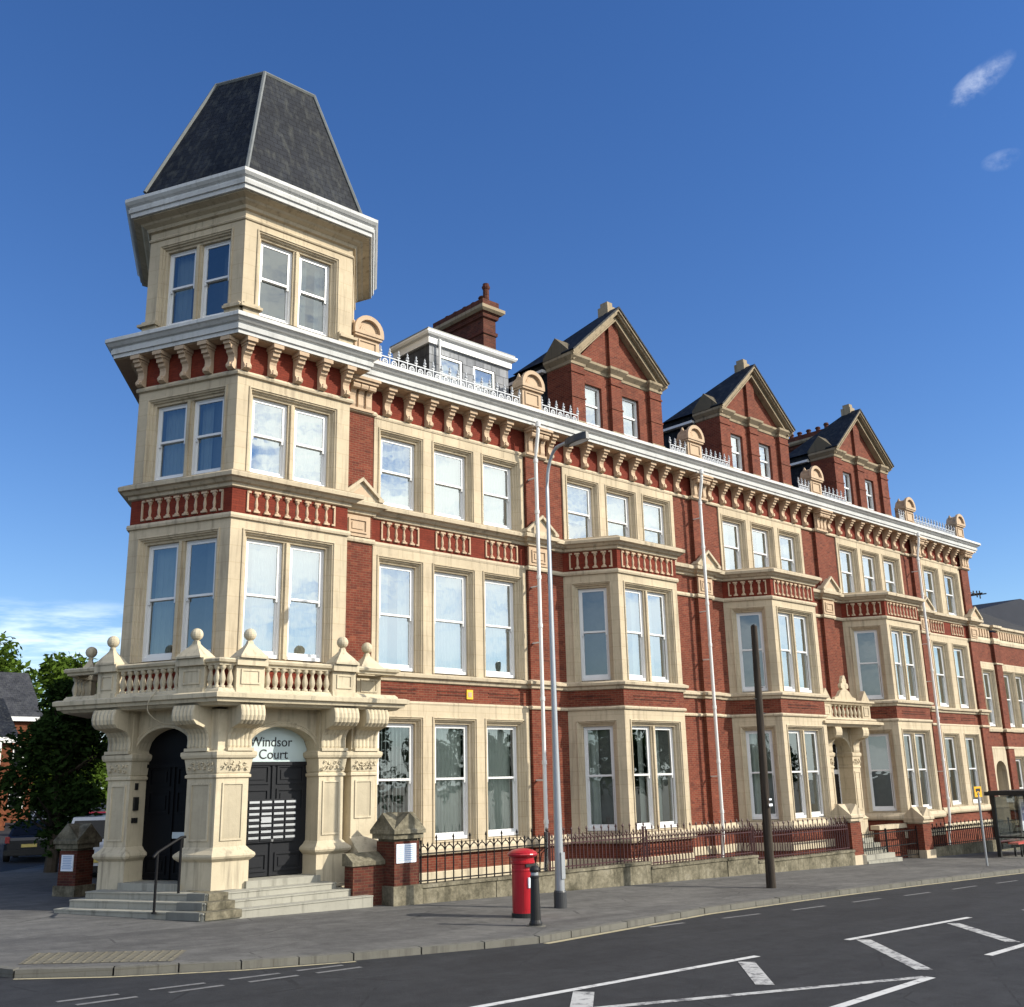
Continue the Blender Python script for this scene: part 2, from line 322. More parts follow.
# ------------------------------------------------------------------ mesh helpers
class MB:
    def __init__(s): s.v = []; s.f = []; s.m = []
    def poly(s, pts, m=0):
        k = len(s.v); s.v += [tuple(p) for p in pts]; s.f.append(tuple(range(k, k + len(pts)))); s.m.append(m)
    def box(s, x0, x1, y0, y1, z0, z1, m=0, fr=None):
        P = [(x0, y0, z0), (x1, y0, z0), (x1, y1, z0), (x0, y1, z0), (x0, y0, z1), (x1, y0, z1), (x1, y1, z1), (x0, y1, z1)]
        Q = [(0, 3, 2, 1), (4, 5, 6, 7), (0, 1, 5, 4), (1, 2, 6, 5), (2, 3, 7, 6), (3, 0, 4, 7)]
        if fr: P = [fr.p(a, -b, c) for a, b, c in P]
        k = len(s.v); s.v += P
        for q in Q: s.f.append(tuple(k + i for i in q)); s.m.append(m)
    def fbox(s, fr, u0, u1, d0, d1, z0, z1, m=0): s.box(u0, u1, -d1, -d0, z0, z1, m, fr)
    def grid(s, rings, m=0, cu=False, cv=False):    # rings: list of equal-length point lists
        k = len(s.v); n_ = len(rings[0])
        for r in rings: s.v += [tuple(p) for p in r]
        for i in range(len(rings) - (0 if cv else 1)):
            i2 = (i + 1) % len(rings)
            for j in range(n_ - (0 if cu else 1)):
                j2 = (j + 1) % n_
                s.f.append((k + i * n_ + j, k + i * n_ + j2, k + i2 * n_ + j2, k + i2 * n_ + j)); s.m.append(m(j) if callable(m) else m)
    def sweep(s, path, prof, m=0, closed=False, cap=True, z=0):   # prof: (outward offset, z); outward = right of travel
        n_ = len(path); rings = []
        for i, p in enumerate(path):
            a = path[i - 1] if (i > 0 or closed) else None; b = path[(i + 1) % n_] if (i < n_ - 1 or closed) else None
            def nrm(p, q):
                dx, dy = q[0] - p[0], q[1] - p[1]; L = math.hypot(dx, dy); return (dy / L, -dx / L)
            if a is None: nx, ny = nrm(p, b)
            elif b is None: nx, ny = nrm(a, p)
            else:
                n1, n2 = nrm(a, p), nrm(p, b); k = 1 + n1[0] * n2[0] + n1[1] * n2[1]; k = max(k, .25)
                nx, ny = (n1[0] + n2[0]) / k, (n1[1] + n2[1]) / k
            rings.append([(p[0] + nx * d, p[1] + ny * d, h + z) for d, h in prof])
        s.grid(rings, m, False, closed)
        if cap and not closed:
            mm = m(0) if callable(m) else m
            s.poly(list(reversed(rings[0])), mm); s.poly(rings[-1], mm)
    def lathe(s, c, prof, seg=16, m=0, half=None):
        rings = []
        a0, a1 = (0, 2 * math.pi) if half is None else half
        n_ = seg if half is None else seg + 1
        for r, h in prof: rings.append([(c[0] + r * math.cos(a0 + (a1 - a0) * i / seg), c[1] + r * math.sin(a0 + (a1 - a0) * i / seg), c[2] + h) for i in range(n_)])
        s.grid(rings, m, half is None)
        if half is None:
            s.poly(list(reversed(rings[0])), m); s.poly(rings[-1], m)
    def tube(s, pts, r, seg=8, m=0, rads=None):
        pts = [Vector(p) for p in pts]; rings = []; ref = Vector((0, 0, 1))
        for i, p in enumerate(pts):
            t = (pts[min(i + 1, len(pts) - 1)] - pts[max(i - 1, 0)]).normalized()
            a = t.cross(ref)
            if a.length < .05: a = t.cross(Vector((1, 0, 0)))
            a.normalize(); b = t.cross(a); rr = rads[i] if rads else r
            rings.append([p + a * rr * math.cos(2 * math.pi * j / seg) + b * rr * math.sin(2 * math.pi * j / seg) for j in range(seg)])
        s.grid(rings, m, True); s.poly(list(reversed(rings[0])), m); s.poly(rings[-1], m)
    def extr(s, fr, prof, u0, u1, m=0):      # prof (d,z) polygon extruded along u
        a = [fr.p(u0, d, z) for d, z in prof]; b = [fr.p(u1, d, z) for d, z in prof]; n_ = len(prof)
        for i in range(n_): s.poly([a[i], a[(i + 1) % n_], b[(i + 1) % n_], b[i]], m)
        s.poly(list(reversed(a)), m); s.poly(b, m)
    def slab(s, fr, outline, d0, d1, m=0):   # outline (u,z) polygon with thickness d0..d1
        a = [fr.p(u, d1, z) for u, z in outline]; b = [fr.p(u, d0, z) for u, z in outline]; n_ = len(outline)
        s.poly(a, m); s.poly(list(reversed(b)), m)
        for i in range(n_): s.poly([a[i], b[i], b[(i + 1) % n_], a[(i + 1) % n_]], m)
    def holes(s, fr, u0, u1, z0, z1, d, hs, m=0):
        us = sorted({u0, u1, *[h[0] for h in hs], *[h[1] for h in hs]}); zs = sorted({z0, z1, *[h[2] for h in hs], *[h[3] for h in hs]})
        us = [u for u in us if u0 <= u <= u1]; zs = [z for z in zs if z0 <= z <= z1]
        for i in range(len(us) - 1):
            for j in range(len(zs) - 1):
                cu, cz = (us[i] + us[i + 1]) / 2, (zs[j] + zs[j + 1]) / 2
                if any(h[0] < cu < h[1] and h[2] < cz < h[3] for h in hs): continue
                s.poly([fr.p(us[i], d, zs[j]), fr.p(us[i + 1], d, zs[j]), fr.p(us[i + 1], d, zs[j + 1]), fr.p(us[i], d, zs[j + 1])], m)
class Fr:
    def __init__(s, a, b):
        s.o = a; L = math.hypot(b[0] - a[0], b[1] - a[1]); s.L = L; s.U = ((b[0] - a[0]) / L, (b[1] - a[1]) / L); s.N = (s.U[1], -s.U[0])
        s.rot = math.atan2(s.U[1], s.U[0])
    def p(s, u, d, z): return (s.o[0] + s.U[0] * u + s.N[0] * d, s.o[1] + s.U[1] * u + s.N[1] * d, z)
    def xy(s, u, d): return (s.o[0] + s.U[0] * u + s.N[0] * d, s.o[1] + s.U[1] * u + s.N[1] * d)
LOC = Fr((0, 0), (1, 0))      # local frame for shared meshes: u = x, d = -y

def mesh(name, mb, mats, off=(0, 0, 0), smooth=False):
    me = bpy.data.meshes.new(name)
    me.from_pydata([(v[0] - off[0], v[1] - off[1], v[2] - off[2]) for v in mb.v], [], mb.f)
    for m in (mats if isinstance(mats, (list, tuple)) else [mats]): me.materials.append(M[m])
    if isinstance(mats, (list, tuple)): me.polygons.foreach_set('material_index', mb.m)
    if smooth: me.polygons.foreach_set('use_smooth', [True] * len(me.polygons))
    me.update(); return me
TOP = []
class Thing:
    def __init__(s, name, label, cat, base=(0, 0, 0), group=None, kind=None):
        s.o = bpy.data.objects.new(name, None); s.b = base; s.o.location = base; s.o.empty_display_size = .2
        COL.objects.link(s.o); s.o['label'] = label; s.o['category'] = cat
        if group: s.o['group'] = group
        TOP.append(s.o)
    def part(s, name, mb, mats, parent=None, smooth=False, label=None):
        """mesh given in scene coordinates"""
        o = bpy.data.objects.new(name, mesh(name, mb, mats, s.b, smooth)); COL.objects.link(o); o.parent = parent or s.o
        if label: o['label'] = label
        return o
    def inst(s, name, me, loc, rot=0, parent=None):
        o = bpy.data.objects.new(name, me); COL.objects.link(o); o.parent = parent or s.o
        if parent is None: o.location = (loc[0] - s.b[0], loc[1] - s.b[1], loc[2] - s.b[2]); o.rotation_euler = (0, 0, rot)
        elif loc: o.location = loc; o.rotation_euler = (0, 0, rot)
        return o
def single(name, mb, mats, label, cat, base=(0, 0, 0), group=None, kind=None, smooth=False):
    o = bpy.data.objects.new(name, mesh(name, mb, mats, base, smooth)); o.location = base; COL.objects.link(o); TOP.append(o)
    if kind: o['kind'] = kind
    if label: o['label'] = label
    if cat: o['category'] = cat
    if group: o['group'] = group
    return o
def copy_tree(o, parent=None):
    c = o.copy(); COL.objects.link(c)
    if parent: c.parent = parent
    else: TOP.append(c)
    for ch in list(o.children): copy_tree(ch, c)
    return c
def text_mb(s, size, fr, u, d, z, depth=.004):
    cu = bpy.data.curves.new('lettering_curve', 'FONT'); cu.body = s; cu.size = size; cu.extrude = depth; cu.align_x = 'CENTER'
    to = bpy.data.objects.new('lettering_tmp', cu); COL.objects.link(to)
    dg = bpy.context.evaluated_depsgraph_get(); me = bpy.data.meshes.new_from_object(to.evaluated_get(dg))
    mb = MB()
    mb.v = [fr.p(u + v.co.x, d + v.co.z, z + v.co.y) for v in me.vertices]; mb.f = [tuple(p.vertices) for p in me.polygons]; mb.m = [0] * len(mb.f)
    bpy.data.objects.remove(to); bpy.data.meshes.remove(me); bpy.data.curves.remove(cu)
    return mb

def zg(x, y):
    x = min(max(x, -60), 90); y = min(max(y, -60), 60)
    return .63 - .022 * (x - 13.4) + .012 * (y + 2)

# ------------------------------------------------------------------ ground, pavement, kerb, road markings
gm = MB()
xs = [-900, -300, -100, -60] + list(range(-50, 90, 10)) + [90, 140, 300, 900]; ys = [-900, -300, -100, -60] + list(range(-50, 60, 10)) + [60, 100, 300, 900]
gm.grid([[(x, y, zg(x, y) - .10) for x in xs] for y in ys])
single('road', gm, 'asphalt', None, None, kind='structure')
kl = [(12.9 + 20, 46), (12.9 + 9, 24), (9.9, 11.8), (7.2, 5.6), (5.4, 1.2), (4.75, -1.4), (4.72, -3.6), (5.18, -4.74), (6.17, -5.41), (7.65, -6.05), (9.19, -6.45), (11.33, -6.84), (12.36, -6.97), (14.85, -6.62), (17.63, -6.2), (21.4, -6.02), (26.3, -5.92), (34, -5.95), (50, -6.0), (90, -6.1)]
pv = MB()
inner = [(x + max(0, (8 if y > 3 else 0)), y) for x, y in kl]
top = kl
# pavement sheet: fan of strips between the kerb line and the building line
bl = [(60, 46), (40, 24), (22, 14), (16, 9), (13, 5), (12, 3), (11.5, 1.6), (11.4, 1.2), (11.4, 1.0), (11.6, .8), (12, .7), (13.4, .6), (14, .6), (15.5, .6), (18, .6), (21.4, .6), (26.3, .6), (34, .6), (50, .6), (90, .6)]
rings = []
for (a, b), (c, d) in zip(kl, bl):
    rings.append([(a + (c - a) * t, b + (d - b) * t, zg(a + (c - a) * t, b + (d - b) * t)) for t in [i / 6 for i in range(7)]])
pv.grid(rings)
single('pavement', pv, 'footway', None, None, kind='structure')
kb = MB()
def sub(path, step):
    out = []
    for i in range(len(path) - 1):
        a, b = path[i], path[i + 1]; L = math.hypot(b[0] - a[0], b[1] - a[1]); k = max(1, int(L / step))
        out += [(a[0] + (b[0] - a[0]) * t / k, a[1] + (b[1] - a[1]) * t / k) for t in range(k)]
    return out + [path[-1]]
kp = sub(kl, .78)
def offs(path, i, d):
    a = path[max(i - 1, 0)]; b = path[min(i + 1, len(path) - 1)]; dx, dy = b[0] - a[0], b[1] - a[1]; L = math.hypot(dx, dy)
    return (path[i][0] + dy / L * d, path[i][1] - dx / L * d)
for i in range(len(kp) - 1):      # one kerb stone after another, small gaps between
    a0, a1 = offs(kp, i, .0), offs(kp, i, .13); b0, b1 = offs(kp, i + 1, .0), offs(kp, i + 1, .13)
    g = .012
    def lp(p, q, t): return (p[0] + (q[0] - p[0]) * t, p[1] + (q[1] - p[1]) * t)
    A0, B0, A1, B1 = lp(a0, b0, g), lp(a0, b0, 1 - g), lp(a1, b1, g), lp(a1, b1, 1 - g)
    j = random.uniform(-.004, .006); low = 0
    P = [(A0, .006), (B0, .006), (B1, .0), (A1, .0)]
    t_ = [(p[0], p[1], zg(*p) + h + j - low * (1 if k > 1 else .3)) for k, (p, h) in enumerate(P)]
    bt = [(p[0], p[1], zg(*p) - .14) for p, h in P]
    kb.poly(t_); 
    for k in range(4): kb.poly([bt[k], bt[(k + 1) % 4], t_[(k + 1) % 4], t_[k]])
single('kerb', kb, 'kerb', None, None, kind='structure')
rm = MB()
def mark(a, b, w, m=0, dz=-.095, steps=1):
    dx, dy = b[0] - a[0], b[1] - a[1]; L = math.hypot(dx, dy); nx, ny = -dy / L * w / 2, dx / L * w / 2
    rm.poly([(p[0] + sx * nx, p[1] + sx * ny, zg(p[0] + sx * nx, p[1] + sx * ny) + dz) for p, sx in ((a, -1), (b, -1), (b, 1), (a, 1))], m)
mark((6.0, -10.28), (13.85, -10.19), .12); mark((16.4, -10.17), (21.0, -10.11), .12); mark((24.5, -10.1), (31, -10.05), .12)
mark((13.28, -10.40), (11.95, -11.62), .24, 1); mark((16.62, -10.34), (14.55, -12.42), .24, 1); mark((19.85, -10.32), (18.2, -12.1), .24, 1); mark((23.2, -10.3), (21.6, -12.0), .24, 1); mark((9.9, -10.42), (8.7, -11.5), .26, 1)
mark((8.9, -11.06), (14.02, -12.70), .13, 1)
mark((8.5, -13.2), (14.05, -12.76), .13); mark((16.5, -12.44), (22, -12.1), .13)
for a, b in (((15.19, -6.98), (16.17, -6.99)), ((17.26, -7.05), (18.44, -7.08)), ((19.46, -7.15), (20.69, -7.15)), ((21.8, -7.16), (23.03, -7.14)), ((24.02, -7.2), (25.28, -7.2)), ((26.45, -7.2), (27.83, -7.17)), ((29, -7.18), (30.3, -7.18)), ((31.5, -7.18), (32.8, -7.18)), ((34, -7.18), (35.3, -7.18))): mark(a, b, .09, 3)
for x in (4.92, 6.03, 7.1, 8.1): mark((x, -6.80), (x + .72, -6.82), .085, 3); mark((x + .1, -7.13), (x + .82, -7.12), .085, 3)
lk = [p for p in sub(kl, .9) if p[0] > 12.0 and p[1] < 0]
for i in range(len(lk) - 1): mark(offs(lk, i, .24), offs(lk, i + 1, .24), .12, 2)
lk = [p for p in sub(kl, .6) if p[0] < 9.4 and p[1] < -4.3]
for i in range(len(lk) - 1): mark(offs(lk, i, .24), offs(lk, i + 1, .24), .08, 2)
single('road_marking', rm, ['linewhite', 'lineworn', 'lineyellow', 'linefaint'], None, None, kind='structure')
tm = MB()
def tz(x, y): return zg(x, y) + .006
tq = [(5.25, -4.45), (6.9, -5.55), (7.5, -4.75), (5.75, -3.6)]
tm.poly([(x, y, tz(x, y)) for x, y in tq])
for i in range(16):
    for j in range(8):
        s_, t_ = (i + .5) / 16, (j + .5) / 8
        x = (tq[0][0] * (1 - s_) + tq[1][0] * s_) * (1 - t_) + (tq[3][0] * (1 - s_) + tq[2][0] * s_) * t_
        y = (tq[0][1] * (1 - s_) + tq[1][1] * s_) * (1 - t_) + (tq[3][1] * (1 - s_) + tq[2][1] * s_) * t_
        tm.lathe((x, y, tz(x, y)), [(.03, -.002), (.03, .006), (.018, .01)], 6)
single('tactile_paving', tm, 'tactile', None, None, kind='structure')

# ------------------------------------------------------------------ the terrace with the corner tower
B = Thing('terrace_building', 'long red brick and cream stone terrace with a slate-roofed corner tower, bay windows and gables', 'building', (10.05, -.5, .7))
PL, P0, P1 = (8.91, 1.95), (10.05, -.5), (12.95, -.5)
P2, P3, P4 = (14.6, 1.87), (13.7, 4.4), (10.3, 4.6)
SIDE = (8.91 + .56 * 14, 1.95 + .83 * 14)
FL, FT, FM = Fr(PL, P0), Fr(P0, P1), Fr((0, 0), (1, 0))
BAYS = (20.45, 27.85, 35.2)
PILS = ((13.0, 13.9), (19.0, 19.7), (26.38, 27.1), (33.72, 34.42), (41.12, 41.8), (45.62, 46.3))
def bay_pts(xb): return [(xb, 0), (xb + .8, -1.32), (xb + 3.35, -1.32), (xb + 4.15, 0)]
def fpath(bays, pils=True, x1=46.3):
    p = [SIDE, PL, P0, P1, (12.95, -.12)]
    for i, (a, b) in enumerate(PILS):
        if pils:
            if i: p += [(a, 0), (a, -.12)]
            p += [(b, -.12)] + ([(b, 0)] if b < 46 else [])
        elif i == 0: p += [(13.9, -.12), (13.9, 0)]
        if bays and 1 <= i <= 3: p += bay_pts(BAYS[i - 1])
    if not pils: p += [(x1, 0)]
    p += [(46.3, 3.0)]
    return p

# ---- windows: one mesh per size, shared by every copy
_wm = {}
def win_mesh(w, h):
    k = (round(w, 2), round(h, 2))
    if k in _wm: return _wm[k]
    f = MB(); a = w / 2; hs = h * .52
    f.fbox(LOC, -a, -a + .05, -.11, 0, 0, h); f.fbox(LOC, a - .05, a, -.11, 0, 0, h)
    f.fbox(LOC, -a + .05, a - .05, -.11, 0, h - .05, h); f.fbox(LOC, -a + .05, a - .05, -.11, .015, 0, .075)
    b = a - .05
    f.fbox(LOC, -b, -b + .05, -.05, -.012, hs - .03, h - .05); f.fbox(LOC, b - .05, b, -.05, -.012, hs - .03, h - .05)
    f.fbox(LOC, -b + .05, b - .05, -.05, -.012, h - .10, h - .05); f.fbox(LOC, -b + .05, b - .05, -.05, -.008, hs - .025, hs + .025)
    for s in (-1, 1): f.fbox(LOC, s * (b - .025) - .022, s * (b - .025) + .022, -.048, -.014, hs - .10, hs - .03)
    f.fbox(LOC, -b, -b + .045, -.095, -.056, .075, hs); f.fbox(LOC, b - .045, b, -.095, -.056, .075, hs)
    f.fbox(LOC, -b + .045, b - .045, -.095, -.056, .075, .155); f.fbox(LOC, -b + .045, b - .045, -.095, -.056, hs - .03, hs)
    g = MB()
    g.poly([(-b + .04, .03, hs), (b - .04, .03, hs), (b - .04, .03, h - .09), (-b + .04, .03, h - .09)])
    g.poly([(-b + .04, .075, .14), (b - .04, .075, .14), (b - .04, .075, hs - .02), (-b + .04, .075, hs - .02)])
    cs = {}
    def wavy(x0, x1, amp, per, zz0=.03, zz1=h - .03, y=.22):
        m_ = MB(); n_ = max(4, int((x1 - x0) / per * 4)); r1 = []; r0 = []
        for i in range(n_ + 1):
            x = x0 + (x1 - x0) * i / n_; yy = y + amp * math.sin(i * math.pi / 2)
            r0.append((x, yy, zz0)); r1.append((x, yy, zz1))
        m_.grid([r0, r1]); return m_
    cs['blind'] = wavy(-b, b, .02, .10)
    d = wavy(-b, -b + w * .36, .03, .14); e = wavy(b - w * .26, b, .03, .14)
    k0 = len(d.v); d.v += e.v; d.f += [tuple(i + k0 for i in q) for q in e.f]; d.m += e.m
    cs['drape'] = d
    cs['left'] = wavy(-b, -b + w * .62, .03, .13)
    sl = MB()
    for i in range(9):
        x = -b + (i + .5) * 2 * b / 9; sl.poly([(x - .028, .20, .03), (x + .028, .24, .03), (x + .028, .24, h - .03), (x - .028, .20, h - .03)])
    cs['slats'] = sl
    cs['top'] = wavy(-b, b, .006, .5, h * .38, h - .03)
    res = (mesh('window', f, 'upvc'), mesh('pane', g, 'glass'), {q: mesh('curtain', c, 'curtain') for q, c in cs.items()}, mesh('pane', g, 'glassdark'), mesh('pane', g, 'glasslow'))
    _wm[k] = res; return res
BT = B
def put_window(fr, uc, z0, w, h, d, kind='none', dark=False):
    f, g, cs, gd, gl = win_mesh(w, h)
    B = BT
    o = B.inst('window', f, fr.p(uc, d, z0), fr.rot)
    B.inst('pane', gd if dark else (gl if z0 < 2.2 else g), None, 0, o)
    if kind in cs: B.inst('curtain', cs[kind], None, 0, o)

ARCH = [(-.035, -.002), (-.035, .022), (-.005, .026), (.008, .0), (.03, -.004), (.042, -.045), (.068, -.055), (.082, -.10), (.125, -.115), (.125, -.30)]
def reveal(mb, fr, u0, u1, z0, z1, d0, m=0):
    rg = [[fr.p(u0 + w, d0 + d, z0) for w, d in ARCH], [fr.p(u0 + w, d0 + d, z1 - w) for w, d in ARCH],
          [fr.p(u1 - w, d0 + d, z1 - w) for w, d in ARCH], [fr.p(u1 - w, d0 + d, z0) for w, d in ARCH]]
    mb.grid(rg, m)
    mb.poly([fr.p(u0, d0 + .02, z0), fr.p(u1, d0 + .02, z0), fr.p(u1, d0 - .31, z0 + .04), fr.p(u0, d0 - .31, z0 + .04)], m)
def room(mb, fr, u0, u1, z0, z1, d, m, depth=1.3):
    a, b = u0 - .25, u1 + .25
    P = lambda u, dd, z: fr.p(u, dd, z)
    e = d - depth
    mb.poly([P(a, e, z0 - .1), P(b, e, z0 - .1), P(b, e, z1 + .1), P(a, e, z1 + .1)], m)
    for u in (a, b): mb.poly([P(u, d, z0 - .1), P(u, e, z0 - .1), P(u, e, z1 + .1), P(u, d, z1 + .1)], m)
    for z in (z0 - .1, z1 + .1): mb.poly([P(a, d, z), P(b, d, z), P(b, e, z), P(a, e, z)], m)
    # back of the wall round the opening, so that no light leaks round the frame
    for q in ((a, u0 + .1, z0 - .1, z1 + .1), (u1 - .1, b, z0 - .1, z1 + .1), (u0 + .1, u1 - .1, z1 - .15, z1 + .1), (u0 + .1, u1 - .1, z0 - .1, z0 + .05)):
        mb.poly([P(q[0], d, q[2]), P(q[1], d, q[2]), P(q[1], d, q[3]), P(q[0], d, q[3])], m)
def surround(fr, u0, u1, z0, z1, ops, d0, kinds, edges=True, wins=True, dark=False, rdepth=1.2):
    """stone panel with moulded openings; ops: (ua, ub, za, zb, leaves)"""
    mb = MB(); mb.holes(fr, u0, u1, z0, z1, d0, [o[:4] for o in ops], 0)
    if edges:
        for u, s in ((u0, 1), (u1, -1)): mb.poly([fr.p(u, 0, z0), fr.p(u, d0, z0), fr.p(u, d0, z1), fr.p(u, 0, z1)], 0)
    for i, (a, b, c, e, n_) in enumerate(ops):
        reveal(mb, fr, a, b, c, e, d0); room(mb, fr, a, b, c, e, d0 - .31, 1, rdepth)
        w = b - a - .25; h = e - c - .125 - .03
        if n_ == 1: put_window(fr, (a + b) / 2, c + .04, w, h, d0 - .19, kinds[i % len(kinds)], dark)
        else:
            mw = .17; c0 = (a + b) / 2; ww = (w - mw) / 2
            mb.fbox(fr, c0 - mw / 2, c0 + mw / 2, d0 - .29, d0 - .13, c + .02, e - .12, 0)
            mb.fbox(fr, c0 - .035, c0 + .035, d0 - .13, d0 - .085, c + .03, e - .12, 0)
            for s, kd in ((-1, kinds[0]), (1, kinds[-1])): put_window(fr, c0 + s * (mw / 2 + ww / 2), c + .04, ww, h, d0 - .19, kd, dark)
    return BT.part('stone_surround', mb, ['stone', 'room'])
A3 = [(.16, 1.49), (1.83, 3.16), (3.49, 4.81)]
LV = ((1.63, 4.81, 1.66, 4.50), (5.53, 8.50, 5.56, 8.25), (9.50, 11.70, 9.50, 11.45))
holes = []
def flat3(x0, lv, kinds):
    z0, z1, a, b = LV[lv]; holes.append((x0, x0 + 4.99, z0, z1))
    surround(FM, x0, x0 + 4.99, z0, z1, [(x0 + p, x0 + q, a, b, 1) for p, q in A3], .045, kinds)
flat3(13.98, 0, ['slats', 'blind', 'blind']); flat3(13.98, 1, ['drape', 'blind', 'blind']); flat3(13.98, 2, ['blind', 'blind', 'blind'])
flat3(20.51, 2, ['top', 'blind', 'blind']); flat3(27.89, 2, ['left', 'drape', 'drape']); flat3(35.25, 2, ['left', 'drape', 'drape'])
for lv, kd in ((0, ['left', 'drape']), (1, ['none', 'drape']), (2, ['left', 'left'])):
    z0, z1, a, b = LV[lv]; holes.append((41.91, 45.55, z0, z1))
    surround(FM, 41.91, 45.55, z0, z1, [(42.12, 43.46, a, b, 1), (43.97, 45.31, a, b, 1)], .045, kd)
kb_ = ((('drape', ['drape', 'left']), ('none', ['drape', 'left'])), (('left', ['none', 'left']), ('none', ['left', 'left'])), (('none', ['none', 'none']), ('none', ['left', 'left'])))
bayw = MB()
for i, xb in enumerate(BAYS):
    bp_ = bay_pts(xb); holes.append((xb, xb + 4.15, -1, 9.4))
    fs = [Fr(bp_[k], bp_[k + 1]) for k in range(3)]
    for lv in (0, 1):
        z0, z1, a, b = LV[lv]
        surround(fs[0], 0, fs[0].L, z0, z1, [(.25, 1.31, a, b, 1)], 0.0, [kb_[i][lv][0]], False, dark=(lv == 1), rdepth=.5)
        surround(fs[1], 0, fs[1].L, z0, z1, [(.24, 2.31, a, b, 2)], 0.0, kb_[i][lv][1], False)
        surround(fs[2], 0, fs[2].L, z0, z1, [(.23, 1.29, a, b, 1)], 0.0, ['none'], False, rdepth=.5)
    bayp = MB()
    for f in fs:
        bayw.holes(f, 0, f.L, -.6, 1.45, 0, []); bayw.holes(f, 0, f.L, 4.80, 5.40, 0, [], 0)
        bayp.holes(f, 0, f.L, 8.49, 9.25, 0, [])
    bayw.poly([(p[0], p[1], 9.46) for p in bp_])
    B.part('red_band', bayp, 'brickred')
holes.append((32.25, 33.5, .8, 4.2))
bw = MB()
bw.holes(FM, 12.90, 46.3, -.6, 12.55, 0, holes)
bw.poly([(46.3, 0, -.6), (46.3, 13, -.6), (46.3, 13, 12.9), (46.3, 0, 12.9)])
bw.poly([(*SIDE, -.6), (*PL, -.6), (*PL, 12.5), (*SIDE, 12.5)])
bw.poly([(46.3, 13, -.6), (*SIDE, -.6), (*SIDE, 12.9), (46.3, 13, 12.9)])
bw.v += [(x, y, z) for x, y, z in bayw.v]; k0 = len(bw.v) - len(bayw.v); bw.f += [tuple(q + k0 for q in f) for f in bayw.f]; bw.m += bayw.m
B.part('brick_wall', bw, 'brick')
for a, b in PILS:
    pm = MB(); pm.box(a, b, -.12, .05, -.4, 11.76); B.part('pilaster', pm, 'brick')
# darker plinth brick below the sill course
fz = MB(); fz.holes(FM, 12.95, 46.3, 11.79, 12.52, .012, []); fz.holes(FM, 13.9, 19.0, 8.58, 9.2, .012, []); fz.holes(FM, 41.8, 45.62, 8.58, 9.2, .012, [])
for f in (FL, FT):
    fz.holes(f, 0, f.L, 11.79, 12.52, .0, []); fz.holes(f, 0, f.L, 8.58, 9.2, .0, [])
B.part('frieze', fz, 'brickred')
for f in (FL, FT):
    tb_ = MB(); tb_.holes(f, 0, f.L, 4.86, 5.33, .014, []); B.part('red_band', tb_, 'brickred')
# fine sunk panels between the ground and first floor bands
sk = MB()
def dashes(fr, u0, u1, z, d):
    for dz in (0, .085): sk.fbox(fr, u0, u1, d, d + .012, z + dz, z + dz + .028)
for a, b in ((14.3, 15.3), (15.95, 17.0), (17.6, 18.65), (42.2, 43.5), (44.0, 45.3)): dashes(FM, a, b, 5.06, 0)
for xb in BAYS:
    bp_ = bay_pts(xb)
    dashes(Fr(bp_[0], bp_[1]), .35, 1.2, 5.06, 0); dashes(Fr(bp_[1], bp_[2]), .4, 2.15, 5.06, 0)
B.part('brick_dash_ornament', sk, 'brickdark')

# ---- string courses and cornices
def course(name, path, prof, mat, mf=0): 
    mb = MB(); mb.sweep(path, prof, mf, False, True); return B.part(name, mb, mat)
PB, PN = fpath(True), fpath(False)
course('plinth_course', PB[3:], [(0, 1.38), (.09, 1.40), (.12, 1.45), (.12, 1.52), (.05, 1.63), (-.02, 1.64)], 'trim')
course('stone_band', PB[3:], [(0, .78), (.035, .79), (.035, 1.0), (0, 1.02)], 'porch')
course('string_course', PB, [(0, 4.79), (.045, 4.80), (.06, 4.84), (.045, 4.875), (0, 4.89)], 'trim')
course('sill_course', PB, [(-.01, 5.32), (.05, 5.34), (.07, 5.41), (.14, 5.44), (.15, 5.505), (.02, 5.56), (-.02, 5.56)], 'trim')
course('string_course', PB, [(0, 8.48), (.05, 8.49), (.065, 8.54), (.05, 8.595), (0, 8.61)], 'trim')
course('middle_cornice', PB, [(0, 9.15), (.06, 9.17), (.075, 9.235), (.14, 9.255), (.20, 9.32), (.27, 9.34), (.28, 9.42), (.24, 9.45), (.06, 9.53), (-.03, 9.53)], ['trim', 'mossy'], lambda j: 1 if j >= 7 else 0)
course('frieze_moulding', PN, [(0, 11.68), (.06, 11.70), (.075, 11.745), (.045, 11.80), (0, 11.81)], 'trim')
q = .11
def inset(poly, d):
    out = []
    for i, p in enumerate(poly):
        a, b = poly[i - 1], poly[(i + 1) % len(poly)]
        def nr(p, q):
            dx, dy = q[0] - p[0], q[1] - p[1]; L = math.hypot(dx, dy); return (dy / L, -dx / L)
        n1, n2 = nr(a, p), nr(p, b); k = 1 + n1[0] * n2[0] + n1[1] * n2[1]
        out.append((p[0] + d * (n1[0] + n2[0]) / k, p[1] + d * (n1[1] + n2[1]) / k))
    return out
TP = [PL, P0, P1, P2, P3, P4]
ti = inset(TP, -q); lx = (ti[0][0] - .4226 * .34, ti[0][1] + .9063 * .34)
CP = [(lx[0] + .56 * 13, lx[1] + .83 * 13), lx, ti[1], (12.86, ti[1][1]), (12.86, 0.0), (46.25, 0), (46.25, 8)]
course('eaves_bed_moulding', CP, [(.0, 12.44), (.06, 12.45), (.10, 12.49), (.38, 12.50), (.38, 12.53), (.0, 12.53)], 'terra')
